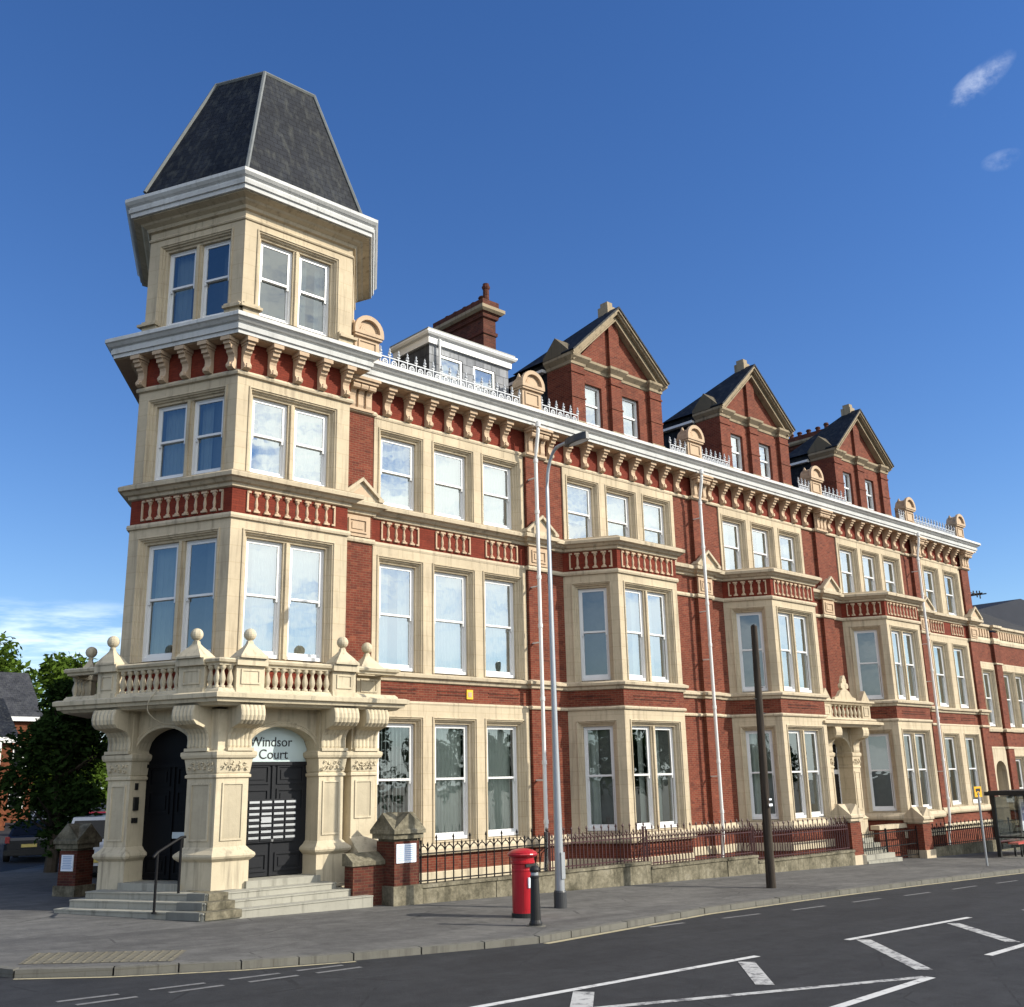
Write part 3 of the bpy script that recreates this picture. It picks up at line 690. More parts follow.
course('eaves_cornice', CP, [(.0, 12.515), (.44, 12.515), (.445, 12.60), (.485, 12.605), (.50, 12.70), (.47, 12.715), (.47, 12.75), (.53, 12.77), (.59, 12.83), (.63, 12.85), (.63, 12.93), (.59, 12.96), (.0, 13.0)], ['gutter', 'lead', 'trim'], lambda j: 2 if j == 0 else (1 if j >= 11 else 0))

# ---- brackets under the eaves: one mesh, copied
bk = MB()
BP = [(0, 0), (.09, 0), (.15, .03), (.17, .08), (.14, .13), (.10, .18), (.09, .27), (.11, .33), (.16, .37), (.17, .43), (.23, .44), (.24, .52), (.29, .53), (.29, .60), (0, .60)]
bk.extr(LOC, BP, -.085, .085); bk.fbox(LOC, -.125, .125, 0, .34, .598, .685)
bk.fbox(LOC, -.035, .035, .12, .182, .03, .13); bk.fbox(LOC, -.10, .10, 0, .25, .545, .60)
bkm = mesh('bracket', bk, 'terra')
def brackets(fr, us, d=.01):
    for u in us: B.inst('bracket', bkm, fr.p(u, d, 11.805), fr.rot)
brackets(FM, [14.33 + .655 * i for i in range(7)])
for x0 in (20.0, 27.42, 34.78): brackets(FM, [x0 + .715 * i for i in range(9)])
brackets(FM, [42.2 + .72 * i for i in range(5)])
brackets(FT, [.14 + .645 * i for i in range(5)]); brackets(FL, [.10 + .62 * i for i in range(5)])
cp = MB()
for k in (-1, 0, 1):
    c = k * .23
    cp.extr(LOC, [(0, -.02), (.08, -.02), (.11, .05), (.10, .26), (.14, .38), (.22, .46), (.24, .55), (0, .55)], c - .075, c + .075)
    cp.extr(LOC, [(.22, .40), (.27, .42), (.29, .48), (.27, .54), (.22, .54)], c - .10, c + .10)
cp.fbox(LOC, -.37, .37, 0, .32, .55, .62); cp.fbox(LOC, -.41, .41, 0, .37, .62, .685); cp.fbox(LOC, -.36, .36, 0, .05, -.03, .56)
cp.fbox(LOC, -.39, .39, 0, .10, -.08, -.02)
cpm = mesh('pilaster_capital', cp, 'terra')
pcs = [(a + b) / 2 for a, b in PILS]
for c in pcs: B.inst('pilaster_capital', cpm, (c, -.12, 11.81))
pd = MB()
pd.slab(LOC, [(-.52, 0), (.52, 0), (.52, .055), (0, .47), (-.52, .055)], -.1, .17, 0)
for s in (-1, 1):
    pd.slab(LOC, [(s * .60, 0), (s * .60, .06), (0, .54), (0, .45), (s * .46, .085), (s * .46, 0)][::s], .17, .25, 0)
pd.slab(LOC, [(-.28, .10), (.28, .10), (0, .33)], .17, .172, 1)
pdm = mesh('small_pediment', pd, ['trim', 'terra'])
bl_ = MB(); bl_.fbox(LOC, -.36, .36, 0, .055, 0, .50)
for q4 in ((-.26, -.22, .08, .42), (.22, .26, .08, .42), (-.22, .22, .08, .12), (-.22, .22, .38, .42)): bl_.fbox(LOC, q4[0], q4[1], .055, .085, q4[2], q4[3])
bl_.fbox(LOC, -.16, .16, .055, .075, .17, .33)
blm = mesh('carved_block', bl_, 'terra')
for i, c in enumerate(pcs):
    B.inst('small_pediment', pdm, (c, -.14, 9.47)); B.inst('carved_block', blm, (c, -.12, 8.62))

# ---- blind balustrades in the red bands
bprof = [(.052, 0), (.052, .05), (.026, .07), (.034, .12), (.040, .17), (.026, .27), (.022, .31), (.034, .33), (.052, .36), (.052, .41)]
def blind(fr, uc, n_, sp, d):
    mb = MB()
    for i in range(n_):
        u = uc + (i - (n_ - 1) / 2) * sp; c = fr.p(u, d, 8.68)
        a = math.atan2(fr.N[1], fr.N[0]); mb.lathe(c, bprof, 8, 0, (a - math.pi / 2, a + math.pi / 2))
        mb.fbox(fr, u - .07, u + .07, d, d + .05, 8.66, 8.70); mb.fbox(fr, u - .075, u + .075, d, d + .055, 9.075, 9.12)
    for s in (-1, 1):
        u = uc + s * ((n_ - 1) / 2 * sp + sp * .85); mb.fbox(fr, u - .02, u + .02, d, d + .03, 8.66, 9.12)
        mb.fbox(fr, u - (.07 if s > 0 else 0), u + (.07 if s < 0 else 0), d, d + .04, 8.66, 8.70); mb.fbox(fr, u - (.07 if s > 0 else 0), u + (.07 if s < 0 else 0), d, d + .04, 9.075, 9.12)
    B.part('blind_balustrade', mb, 'terra', smooth=False)
for c in (14.80, 16.47, 18.13): blind(FM, c, 4, .235, .014)
for c in (42.8, 44.65): blind(FM, c, 4, .235, .014)
for xb in BAYS:
    bp_ = bay_pts(xb); blind(Fr(bp_[0], bp_[1]), .80, 4, .25, 0); blind(Fr(bp_[1], bp_[2]), 1.275, 8, .25, 0)
blind(FT, 1.45, 8, .25, 0); blind(FL, 1.40, 8, .245, 0)
pq = MB(); pq.fbox(FM, 16.87, 17.07, .0, .03, 4.99, 5.22, 0); pq.fbox(FM, 16.91, 17.03, .03, .036, 5.04, 5.16, 1)
B.part('terracotta_plaque', pq, ['yellow', 'terra'], label='small yellow plaque in the brick band')

# ---- rainwater pipes
for x in (19.10, 26.42, 41.0):
    g0 = zg(x, 0); mb = MB()
    mb.tube([(x - .02, -.57, 12.60), (x - .02, -.57, 12.35), (x - .02, -.55, 12.22), (x, -.44, 11.75), (x, -.42, 11.5), (x, -.42, 9.2), (x, -.42, 1.9), (x, -.40, 1.3), (x + .06, -.30, .9), (x + .06, -.24, .4), (x + .06, -.24, g0)], .052, 10)
    for z in (11.45, 10.0, 8.2, 6.9, 5.0, 3.4, 1.95): mb.lathe((x, -.42, z), [(.066, 0), (.066, .10)], 10)
    mb.lathe((x - .02, -.57, 12.44), [(.07, 0), (.075, .12)], 10)
    for z in (11.0, 8.0, 6.5, 3.0): mb.box(x - .03, x + .03, -.42, -.10, z, z + .03)
    B.part('downpipe', mb, 'white')

# ---- tower walls
T1 = (.32, 2.54); T2 = (.30, 2.40)
for f, t, kd in ((FT, T1, ['blind', 'blind']), (FL, T2, ['left', 'none'])):
    surround(f, 0, f.L, 4.55, 8.50, [(t[0], t[1], 5.58, 8.26, 2)], 0.0, kd, False, dark=(f is FL), rdepth=.8)
    surround(f, 0, f.L, 9.50, 11.70, [(t[0], t[1], 9.52, 11.46, 2)], 0.0, kd if f is FT else ['blind', 'drape'], False, dark=(f is FL), rdepth=.8)
    surround(f, 0, f.L, 12.85, 15.75, [(t[0] + .03, t[1] - .05, 13.22, 15.30, 2)], 0.0, ['none', 'drape'] if f is FT else ['left', 'none'], False, dark=True, rdepth=.8)
tw = MB()
for a, b in ((P1, P2), (P2, P3), (P3, P4), (P4, PL)):
    f = Fr(a, b); tw.holes(f, 0, f.L, 12.5, 15.75, 0, [])
tw.poly([(12.95, -.5, -.2), (12.95, .05, -.2), (12.95, .05, 12.4), (12.95, -.5, 12.4)])
f3 = Fr(P1, P2)
for z in (13.2,): tw.fbox(f3, .5, 2.2, .0, .02, z, 15.3)
B.part('tower_wall', tw, 'stone')
for f in (FL, FT):           # corner pedestals of the top storey
    for a, b in ((0, .40), (f.L - .40, f.L)):
        tc = MB(); tc.fbox(f, a, b, 0, .09, 12.9, 13.27); tc.fbox(f, a - (.08 if a == 0 else 0), b + (.08 if a > 0 else .04), 0, .17, 13.27, 13.33); tc.fbox(f, a, b, 0, .11, 13.33, 13.40)
        B.part('corner_pedestal', tc, 'stone')
for nm, pr_, mt, mf in (('tower_string_course', [(0, 15.47), (.03, 15.48), (.045, 15.51), (.02, 15.55), (0, 15.56)], 'stone', 0),
                        ('tower_bed_moulding', [(0, 15.70), (.07, 15.72), (.10, 15.79), (.20, 15.84), (.24, 15.88), (.40, 15.93), (.40, 15.96), (0, 15.96)], 'stone', 0),
                        ('tower_eaves_cornice', [(0, 15.955), (.46, 15.955), (.47, 16.05), (.51, 16.06), (.53, 16.14), (.50, 16.155), (.50, 16.20), (.56, 16.24), (.61, 16.30), (.61, 16.38), (.57, 16.40), (0, 16.46)], ['gutter', 'lead'], lambda j: 1 if j >= 10 else 0)):
    mb = MB(); mb.sweep(TP, pr_, mf, True, False); B.part(nm, mb, mt)
rb = inset(TP, .36); rb[2] = (12.98, rb[2][1])
cc = (11.6, 1.6); rt = [(cc[0] + .49 * (p[0] - cc[0]), cc[1] + .49 * (p[1] - cc[1])) for p in rb]
rb[0] = (8.48, 1.45); rt[0], rt[1], rt[2] = (10.13, 1.56), (10.80, .34), (12.22, .33)
tr = MB()
for i in range(6):
    j = (i + 1) % 6; tr.poly([(*rb[i], 16.42), (*rb[j], 16.42), (*rt[j], 20.2), (*rt[i], 20.2)])
tr.poly([(*p, 20.2) for p in rt])
to = B.part('tower_roof', tr, 'slate')
hp = MB()
for i in range(6):
    a, b = Vector((*rb[i], 16.43)), Vector((*rt[i], 20.21)); hp.tube([a, b], .05, 6)
    j = (i + 1) % 6; hp.tube([(*rt[i], 20.19), (*rt[j], 20.19)], .055, 6)
B.part('hip_roll', hp, 'lead', to)

# ---- entrance porch under the balcony
PX = .30      # pier face stands this far out from the tower wall
def wallsweep(path, prof, mat, name='porch_pier', m=0, closed=True): 
    mb = MB(); mb.sweep(path, prof, m, closed, False); return mb
PPROF = [(.07, 1.0), (.07, 1.06), (.05, 1.07), (.05, 1.64), (.12, 1.70), (.14, 1.74), (.13, 1.78), (.05, 1.85), (.02, 1.89), (0, 1.91), (0, 3.18), (.035, 3.20), (.035, 3.245), (.0, 3.27), (.015, 3.29), (.05, 3.55), (.09, 3.57), (.11, 3.62), (.11, 3.68), (.03, 3.72), (.02, 3.80), (.02, 4.5)]
def offpt(fr, u, d): return fr.xy(u, d)
def mitre(d):
    n1, n2 = FL.N, FT.N; k = 1 + n1[0] * n2[0] + n1[1] * n2[1]; return (P0[0] + d * (n1[0] + n2[0]) / k, P0[1] + d * (n1[1] + n2[1]) / k)
def panel_frame(mb, fr, u0, u1, z0, z1, d, m=0, sunk=1):
    w = .035
    for a, b, c, e in ((u0, u0 + w, z0, z1), (u1 - w, u1, z0, z1), (u0 + w, u1 - w, z0, z0 + w), (u0 + w, u1 - w, z1 - w, z1)): mb.fbox(fr, a, b, d, d + .022, c, e, m)
    mb.fbox(fr, u0 + w, u1 - w, d, d + .004, z0 + w, z1 - w, sunk)
piers = []
mb = MB(); mb.sweep([FL.xy(2.7 - .50, -.1), FL.xy(2.7 - .50, PX), mitre(PX), FT.xy(.50, PX), FT.xy(.50, -.1)], PPROF, 0, False, False)
panel_frame(mb, FL, 2.30, 2.7 + .06, 2.02, 3.10, PX); panel_frame(mb, FT, -.06, .40, 2.02, 3.10, PX); piers.append(mb)
for fr, a, b in ((FT, 2.12, 2.72), (FL, .22, .78)):
    mb = MB(); mb.sweep([fr.xy(a, -.2), fr.xy(a, PX), fr.xy(b, PX), fr.xy(b, -.2)], PPROF, 0, False, False)
    panel_frame(mb, fr, a + .09, b - .09, 2.02, 3.10, PX); piers.append(mb)
mb = MB(); up = [(d * .6, max(z, 1.55)) for d, z in PPROF if z > 1.9]
mb.sweep([(13.0, .1), (13.0, -.76), (13.62, -.76), (13.62, .1)], [(.02, 1.3)] + [(d, z) for d, z in PPROF if z > 1.9], 0, False, False)
panel_frame(mb, FM, 13.09, 13.53, 2.32, 3.10, .76)
mb.extr(FM, [(.0, 1.3), (1.2, 1.3), (1.2, 1.55), (.76, 1.95), (.0, 1.95)], 12.98, 13.64)
piers.append(mb)
# foliage carving on the necking
def carve(mb, fr, u0, u1, d):        # curling leaves
    rnd = random.Random(int(u0 * 977 + d * 31) & 1023)
    k = max(4, int((u1 - u0) / .058))
    for i in range(k):
        u = u0 + (u1 - u0) * (i + .5) / k + rnd.uniform(-.01, .01); z = 3.42 + (.045 if i % 2 else -.045) + rnd.uniform(-.015, .015)
        s_ = 1 if rnd.random() < .5 else -1; a0 = rnd.uniform(0, 6.28); r_ = rnd.uniform(.034, .055)
        pts = [fr.p(u + s_ * r_ * (1 - t * .11) * math.cos(a0 + t * .75), d + .035 + .006 * t, z + r_ * (1 - t * .11) * math.sin(a0 + t * .75)) for t in range(8)]
        mb.tube(pts, .014, 5, 0, [.018, .018, .017, .016, .015, .013, .011, .008])
        c = fr.p(u, d + .03, z); mb.lathe((c[0], c[1], c[2] - .02), [(0, 0), (.020, .015), (.0, .04)], 5)
carve(piers[0], FL, 2.24, 2.84, PX); carve(piers[0], FT, -.10, .47, PX); carve(piers[1], FT, 2.14, 2.70, PX); carve(piers[2], FL, .24, .76, PX); carve(piers[3], FM, 13.02, 13.60, .76)
for mb in piers: B.part('porch_pier', mb, ['porch', 'panel'])
# arched screen wall between the piers
def arch_z(t): return 3.70 + .50 * math.sqrt(max(0, 1 - (2 * t - 1) ** 2))
def arch(fr, a, b, d0, d1, name='porch_arch', topz=4.62, zf=arch_z):
    mb = MB(); N = 20; us = [a + (b - a) * i / N for i in range(N + 1)]; zs = [zf(i / N) for i in range(N + 1)]
    for i in range(N):
        mb.poly([fr.p(us[i], d1, zs[i]), fr.p(us[i + 1], d1, zs[i + 1]), fr.p(us[i + 1], d1, topz), fr.p(us[i], d1, topz)])
        mb.poly([fr.p(us[i], d0, zs[i]), fr.p(us[i + 1], d0, zs[i + 1]), fr.p(us[i + 1], d1, zs[i + 1]), fr.p(us[i], d1, zs[i])])
    c = (a + b) / 2; hw = (b - a) / 2
    rings = []
    for i in range(N + 1):
        th = math.pi - math.pi * i / N; r_ = []
        for w, d in ((.0, .0), (.0, .035), (.03, .05), (.06, .03), (.075, .045), (.10, .04), (.11, 0)):
            r_.append(fr.p(c + math.cos(th) * (hw + w), d1 + d, 3.70 + math.sin(th) * (.50 + w)))
        rings.append(r_)
    mb.grid(rings); return B.part(name, mb, 'porch')
arch(FT, .50, 2.12, -.17, .16); arch(FL, .78, 2.20, -.17, .16)
sw = MB()
for f, a, b in ((FT, .50, 2.12), (FL, .78, 2.20)):
    sw.holes(f, 0, f.L, .6, 4.7, -.17, [(a, b, .6, 4.4)])
sw.holes(FT, 0, FT.L, 4.4, 4.75, .12, []); sw.holes(FL, 0, FL.L, 4.4, 4.75, .12, [])
B.part('porch_back_wall', sw, 'porch')
# the doors, with their fanlights
def panel_door(fr, a, b, z0, z1, d, mat, leaves):
    mb = MB(); mb.fbox(fr, a, b, d - .06, d, z0, z1)
    w = (b - a) / leaves
    for k in range(leaves):
        for p, q in ((.04, .20), (.56, .76), (.80, .97)):
            u0, u1, c, e = a + k * w + .09, a + (k + 1) * w - .09, z0 + (z1 - z0) * p, z0 + (z1 - z0) * q
            for x0, x1, y0, y1 in ((u0, u0 + .04, c, e), (u1 - .04, u1, c, e), (u0 + .04, u1 - .04, c, c + .04), (u0 + .04, u1 - .04, e - .04, e)): mb.fbox(fr, x0, x1, d, d + .025, y0, y1)
            mb.fbox(fr, u0 + .09, u1 - .09, d, d + .018, c + .09, e - .09)
        if k: mb.fbox(fr, a + k * w - .03, a + k * w + .03, d, d + .03, z0, z1)
    mb.fbox(fr, a, b, d, d + .05, z1 - .07, z1)
    return B.part('door', mb, mat)
dr = panel_door(FT, .50, 2.12, 1.27, 3.50, -.17, 'doorgrey', 2)
dl = panel_door(FL, .78, 2.20, 1.27, 3.50, -.17, 'doorblack', 2)
lbx = MB(); fr = FT
lbx.fbox(fr, .72, 1.86, -.145, -.115, 1.92, 2.76, 0)
for i in range(4):
    for j in range(7):
        u0, z0 = .745 + i * .28, 1.945 + j * .115
        lbx.fbox(fr, u0, u0 + .255, -.115, -.10, z0, z0 + .10, 0); lbx.fbox(fr, u0 + .015, u0 + .24, -.10, -.085, z0 + .045, z0 + .09, 1)
for z in (2.23, 2.30, 2.37): lbx.fbox(fr, 1.03, 1.26, -.10, -.083, z, z + .04, 1)
B.part('letterbox_panel', lbx, ['doorgrey', 'steel'], dr)
hb = MB(); hb.lathe(fr.p(1.31, -.12, 1.95), [(.0, -.03), (.03, -.02), (.035, .02), (.0, .04)], 10); hb.fbox(fr, 1.20, 1.42, -.145, -.12, 1.93, 1.99)
B.part('door_handle', hb, 'steel', dr)
lt = MB(); lt.fbox(FL, 1.55, 1.95, -.15, -.13, 2.05, 2.17); B.part('letter_plate', lt, 'steel', dl)
for f, a, b, mt in ((FT, .50, 2.12, 'fanlight'), (FL, .78, 2.20, 'doorblack')):
    fm = MB(); N = 16
    pts = [(a + (b - a) * i / N, arch_z(i / N)) for i in range(N + 1)]
    fm.slab(f, [(b, 3.50), *reversed(pts), (a, 3.50)][::-1], -.19, -.165)
    fo = B.part('fanlight', fm, mt)
    if f is FT:
        B.part('lettering', text_mb('Windsor', .275, f, 1.24, -.160, 3.81, .004), 'lettering', fo)
        B.part('lettering', text_mb('Court', .275, f, 1.30, -.160, 3.56, .004), 'lettering', fo)
jx = Fr(FL.xy(.78, .30), FL.xy(.78, -.2))       # inner side of the left pier
for q in ((.12, .24, .05, 2.60, 2.86), (.14, .22, .03, 3.00, 3.13), (.10, .15, .03, 2.36, 2.46), (.18, .26, .03, 2.36, 2.46)):
    ic = MB(); ic.fbox(jx, q[0], q[1], .005, q[2], q[3], q[4]); B.part('door_entry_panel', ic, 'black')


# ---- balcony: big fluted corbels, slab, parapet
corb = [(-.02, 3.72), (.05, 3.74), (.07, 3.80), (.06, 3.92), (.09, 4.03), (.18, 4.13), (.33, 4.17), (.46, 4.20), (.545, 4.27), (.57, 4.36), (.56, 4.46), (.52, 4.56)]
def corbel(fr, u0, u1, d0, extra=1.0):
    mb = MB(); n_ = 24; rings = []
    for i in range(n_ + 1):
        t = i / n_; u = u0 + (u1 - u0) * t; fl = .020 * abs(math.sin(t * math.pi * 6)) if 0 < i < n_ else 0
        rings.append([fr.p(u, d0 + d * extra + fl, z) for d, z in corb])
    mb.grid(rings)
    for u in (u0, u1): mb.poly([fr.p(u, d0 + d * extra, z) for d, z in corb] + [fr.p(u, -.2, 4.56), fr.p(u, -.2, 3.72)])
    mb.fbox(fr, u0 - .02, u1 + .02, d0 - .05, d0 + .13, 3.70, 3.76)
    return B.part('balcony_corbel', mb, 'porch')
corbel(FT, -.02, .50, PX); corbel(FT, 2.12, 2.72, PX); corbel(FL, 2.20, 2.72, PX); corbel(FL, .20, .78, PX); corbel(FM, 13.02, 13.60, .76, .9)
BO = .86
LB = FL.xy(-.30, 0); RBx = 13.15
bpath = [(LB[0] + .9063 * 1.6 * .0 + .75, LB[1] + 1.0), LB, P0, (RBx, -.5), (RBx, .1)]
slabp = [(-.2, 4.55), (BO - .16, 4.55), (BO - .10, 4.60), (BO - .04, 4.61), (BO - .02, 4.67), (BO + .04, 4.69), (BO + .05, 4.77), (BO - .02, 4.80), (-.2, 4.84)]
mb = MB(); mb.sweep(bpath, slabp, 0, False, True)
bal = B.part('balcony', mb, 'porch')
PO = .66
mb = MB(); mb.sweep(bpath, [(PO - .10, 4.78), (PO + .07, 4.79), (PO + .06, 4.84), (PO + .03, 4.87), (PO + .02, 4.885), (PO - .1, 4.885)], 0, False, True); B.part('parapet_base', mb, 'porch', bal)
mb = MB(); mb.sweep(bpath, [(PO - .12, 5.32), (PO + .03, 5.32), (PO + .04, 5.36), (PO + .09, 5.38), (PO + .11, 5.43), (PO + .07, 5.46), (PO - .10, 5.47), (PO - .12, 5.43)], 0, False, True); B.part('parapet_rail', mb, 'porch', bal)
bm_ = MB(); bm_.lathe((0, 0, 0), [(.062, 0), (.062, .04), (.034, .06), (.046, .10), (.064, .17), (.052, .24), (.030, .32), (.032, .35), (.050, .37), (.060, .39), (.060, .44)], 10)
bme = mesh('baluster', bm_, 'porch', (0, 0, 0), True)
def balusters(fr, u0, u1, n_):
    for i in range(n_):
        u = u0 + (u1 - u0) * (i + .5) / n_; c = fr.p(u, PO - .03, 4.882)
        B.inst('baluster', bme, (c[0] - B.b[0], c[1] - B.b[1], c[2] - B.b[2]), fr.rot, bal)
def pedestal(fr, u0, u1, fin=True):
    mb = MB(); mb.fbox(fr, u0, u1, PO - .16, PO + .045, 4.88, 5.33)
    mb.fbox(fr, u0 - .015, u1 + .015, PO - .16, PO + .085, 4.80, 4.90); mb.fbox(fr, u0 - .03, u1 + .03, PO - .18, PO + .13, 5.33, 5.475)
    panel_frame(mb, fr, u0 + .10, u1 - .10, 4.97, 5.26, PO + .045, 0, 0)
    B.part('pedestal', mb, 'porch', bal)
    if fin:
        f_ = MB(); c = fr.xy((u0 + u1) / 2, PO - .05); hw = min(.30, (u1 - u0) / 2)
        prof = [(1.0, 0), (1.0, .04), (.82, .10), (.62, .17), (.38, .24), (.22, .30), (.18, .36)]
        rings = []
        for s, h in prof:
            w = hw * s; rings.append([(c[0] + fr.U[0] * a * w + fr.N[0] * b * w * .8, c[1] + fr.U[1] * a * w + fr.N[1] * b * w * .8, 5.47 + h) for a, b in ((-1, -1), (1, -1), (1, 1), (-1, 1))])
        f_.grid(rings, 0, True)
        f_.lathe((c[0], c[1], 5.80), [(.05, 0), (.05, .05)] + [(.125 * math.sin(math.pi * (k + .8) / 9.6), .16 - .125 * math.cos(math.pi * (k + .8) / 9.6)) for k in range(9)], 14)
        B.part('ball_finial', f_, 'porch', bal)
pedestal(FT, -.08, .54); pedestal(FT, 2.14, 2.72); pedestal(FL, 2.18, 2.80); pedestal(FL, .12, .62); pedestal(FM, 13.14, 13.78)
balusters(FT, .56, 2.12, 9); balusters(FL, .64, 2.16, 9); balusters(FT, -.42, -.10, 2); balusters(FL, 2.82, 3.12, 2)
fs_ = Fr(bpath[0], bpath[1]); pedestal(fs_, .20, .62, True); balusters(fs_, .66, fs_.L + .15, 3)
cb = MB(); p = [FL.p(1.75, .82, 4.86), FL.p(1.72, .97, 4.70), FL.p(1.70, .95, 4.45), FL.p(1.78, .62, 4.25), FL.p(2.0, .40, 4.22)]
p = [Vector(a) for a in p]; sm = []
for i in range(len(p) - 1):
    for t in range(5):
        q0, q1, q2, q3 = p[max(i - 1, 0)], p[i], p[i + 1], p[min(i + 2, len(p) - 1)]; t_ = t / 5
        sm.append(.5 * ((2 * q1) + (q2 - q0) * t_ + (2 * q0 - 5 * q1 + 4 * q2 - q3) * t_ ** 2 + (3 * q1 - q0 - 3 * q2 + q3) * t_ ** 3))
cb.tube(sm + [p[-1]], .011, 6); B.part('loose_cable', cb, 'panel')

# ---- front steps of the porch
for k, (off, z, ul) in enumerate(((1.32, .865, .10), (1.05, 1.0, .20), (.78, 1.125, .32))):
    lo = zg(9.5, -2) - .35 if k == 0 else z - .24
    pth = [FL.xy(ul, 0), P0, (12.85 - .26 * k, -.5)]
    mb = MB(); mb.sweep(pth, [(-.6, lo), (off, lo), (off, z - .03), (off + .015, z - .025), (off + .015, z), (-.6, z)], 0, False, True)
    B.part('entrance_step', mb, 'step')
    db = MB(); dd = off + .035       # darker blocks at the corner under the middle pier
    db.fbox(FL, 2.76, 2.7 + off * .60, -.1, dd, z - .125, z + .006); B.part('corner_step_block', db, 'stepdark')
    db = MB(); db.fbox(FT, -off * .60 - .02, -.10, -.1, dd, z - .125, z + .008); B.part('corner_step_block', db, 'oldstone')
for f, a, b in ((FT, .5, 2.12), (FL, .78, 2.2)):
    mb = MB(); mb.fbox(f, a - .02, b + .02, -.25, .42, 1.0, 1.255); B.part('door_sill', mb, 'step')
mb = MB(); mb.poly([(*FL.xy(.35, .7), 1.12), (*mitre(.7), 1.12), (12.1, -1.2, 1.12), (12.1, .3, 1.12), (9.6, 2.0, 1.12)]); B.part('porch_floor', mb, 'step')

# ---- roofs, parapet, cresting
rf = MB()
rf.poly([(13.2, .40, 12.88), (46.2, .40, 12.88), (46.2, 7.0, 15.1), (13.2, 7.0, 15.1)])
rf.poly([(13.2, 7.0, 15.1), (46.2, 7.0, 15.1), (46.3, 13, 12.9)])
rf.poly([(*PL, 12.9), (13.2, .4, 12.88), (13.2, 7.0, 15.1)]); rf.poly([(*PL, 12.9), (13.2, 7.0, 15.1), (*SIDE, 12.9)]); rf.poly([(13.2, 7.0, 15.1), (46.3, 13, 12.9), (*SIDE, 12.9)])
B.part('roof', rf, 'slate')
bc = MB()
bc.box(13.3, 46.0, -.38, .42, 12.90, 13.01); B.part('blocking_course', bc, 'lead')
def crest(x0, x1, y=-.24):
    mb = MB(); z = 13.0
    mb.box(x0, x1, y - .02, y + .02, z + .02, z + .06); mb.box(x0, x1, y - .015, y + .015, z + .29, z + .32)
    n_ = max(2, round((x1 - x0) / .27))
    for i in range(n_):
        x = x0 + (x1 - x0) * (i + .5) / n_; w = (x1 - x0) / n_ / 2
        N = 12; r0, r1 = .085, .055
        rr = []
        for dy in (-.014, .014):
            rr.append([(x + r1 * math.cos(2 * math.pi * k / N), y + dy, z + .175 + r1 * math.sin(2 * math.pi * k / N)) for k in range(N)])
        ro = [[(x + r0 * math.cos(2 * math.pi * k / N), y + dy, z + .175 + r0 * math.sin(2 * math.pi * k / N)) for k in range(N)] for dy in (-.014, .014)]
        mb.grid([rr[0], ro[0], ro[1], rr[1]], 0, True, True)
        mb.box(x - .05, x + .05, y - .010, y + .010, z + .165, z + .185); mb.box(x - .01, x + .01, y - .010, y + .010, z + .12, z + .23)
    for i in range(n_ + 1):
        x = x0 + (x1 - x0) * i / n_
        mb.box(x - .012, x + .012, y - .012, y + .012, z - .03, z + .40); mb.lathe((x, y, z + .38), [(.01, 0), (.04, .03), (.045, .06), (.015, .10), (.028, .13), (.0, .20)], 6)
        mb.box(x - .05, x + .05, y - .01, y + .01, z + .36, z + .385)
    B.part('roof_cresting', mb, 'crest')
blk = MB()
arc = [(.40 * math.cos(math.pi * k / 12), .78 + .40 * math.sin(math.pi * k / 12)) for k in range(13)]
blk.slab(LOC, [(-.36, 0), (.36, 0), (.36, .78)] + [(x * .9, .78 + (z - .78) * .9) for x, z in arc] + [(-.36, .78)], -.42, 0)
blk.fbox(LOC, -.41, .41, -.42, .06, .0, .14); blk.fbox(LOC, -.40, .40, -.42, .07, .64, .70); blk.fbox(LOC, -.43, .43, -.42, .10, .70, .79)
o_ = [(x * 1.08, .79 + (z - .78) * 1.08) for x, z in arc]; i_ = [(x * .80, .79 + (z - .78) * .80) for x, z in arc]
blk.slab(LOC, o_ + list(reversed(i_)), 0.0, .10)
for w in (.26, .20, .14): blk.slab(LOC, [(w * 2.2 * x, .80 + (z - .78) * w * 2.2) for x, z in arc], 0.0, .05 - w * .12)
for a, b, c, d in ((-.27, -.23, .2, .58), (.23, .27, .2, .58), (-.23, .23, .2, .24), (-.23, .23, .54, .58)): blk.fbox(LOC, a, b, 0, .03, c, d)
blk.slab(Fr((-.30, .42), (-.30, 0)), [(-.05, 0), (.42, 0), (.42, .98), (.18, 1.08), (-.05, .75)], -.6, .02)
blk.lathe((-.2, .3, 1.02), [(.05, 0), (.07, .06), (.03, .16), (0, .2)], 6)
blkm = mesh('parapet_block', blk, 'terra')
for x in (13.56, 19.14, 26.5, 33.8, 41.0, 45.65): B.inst('parapet_block', blkm, (x, -.30, 12.95))
GC = (23.06, 30.36, 37.72)
for a, b in ((14.0, 18.72), (19.58, 21.05), (25.3, 26.08), (26.94, 28.45), (32.7, 33.38), (34.24, 35.95), (40.2, 40.58), (41.44, 45.2)): crest(a, b)

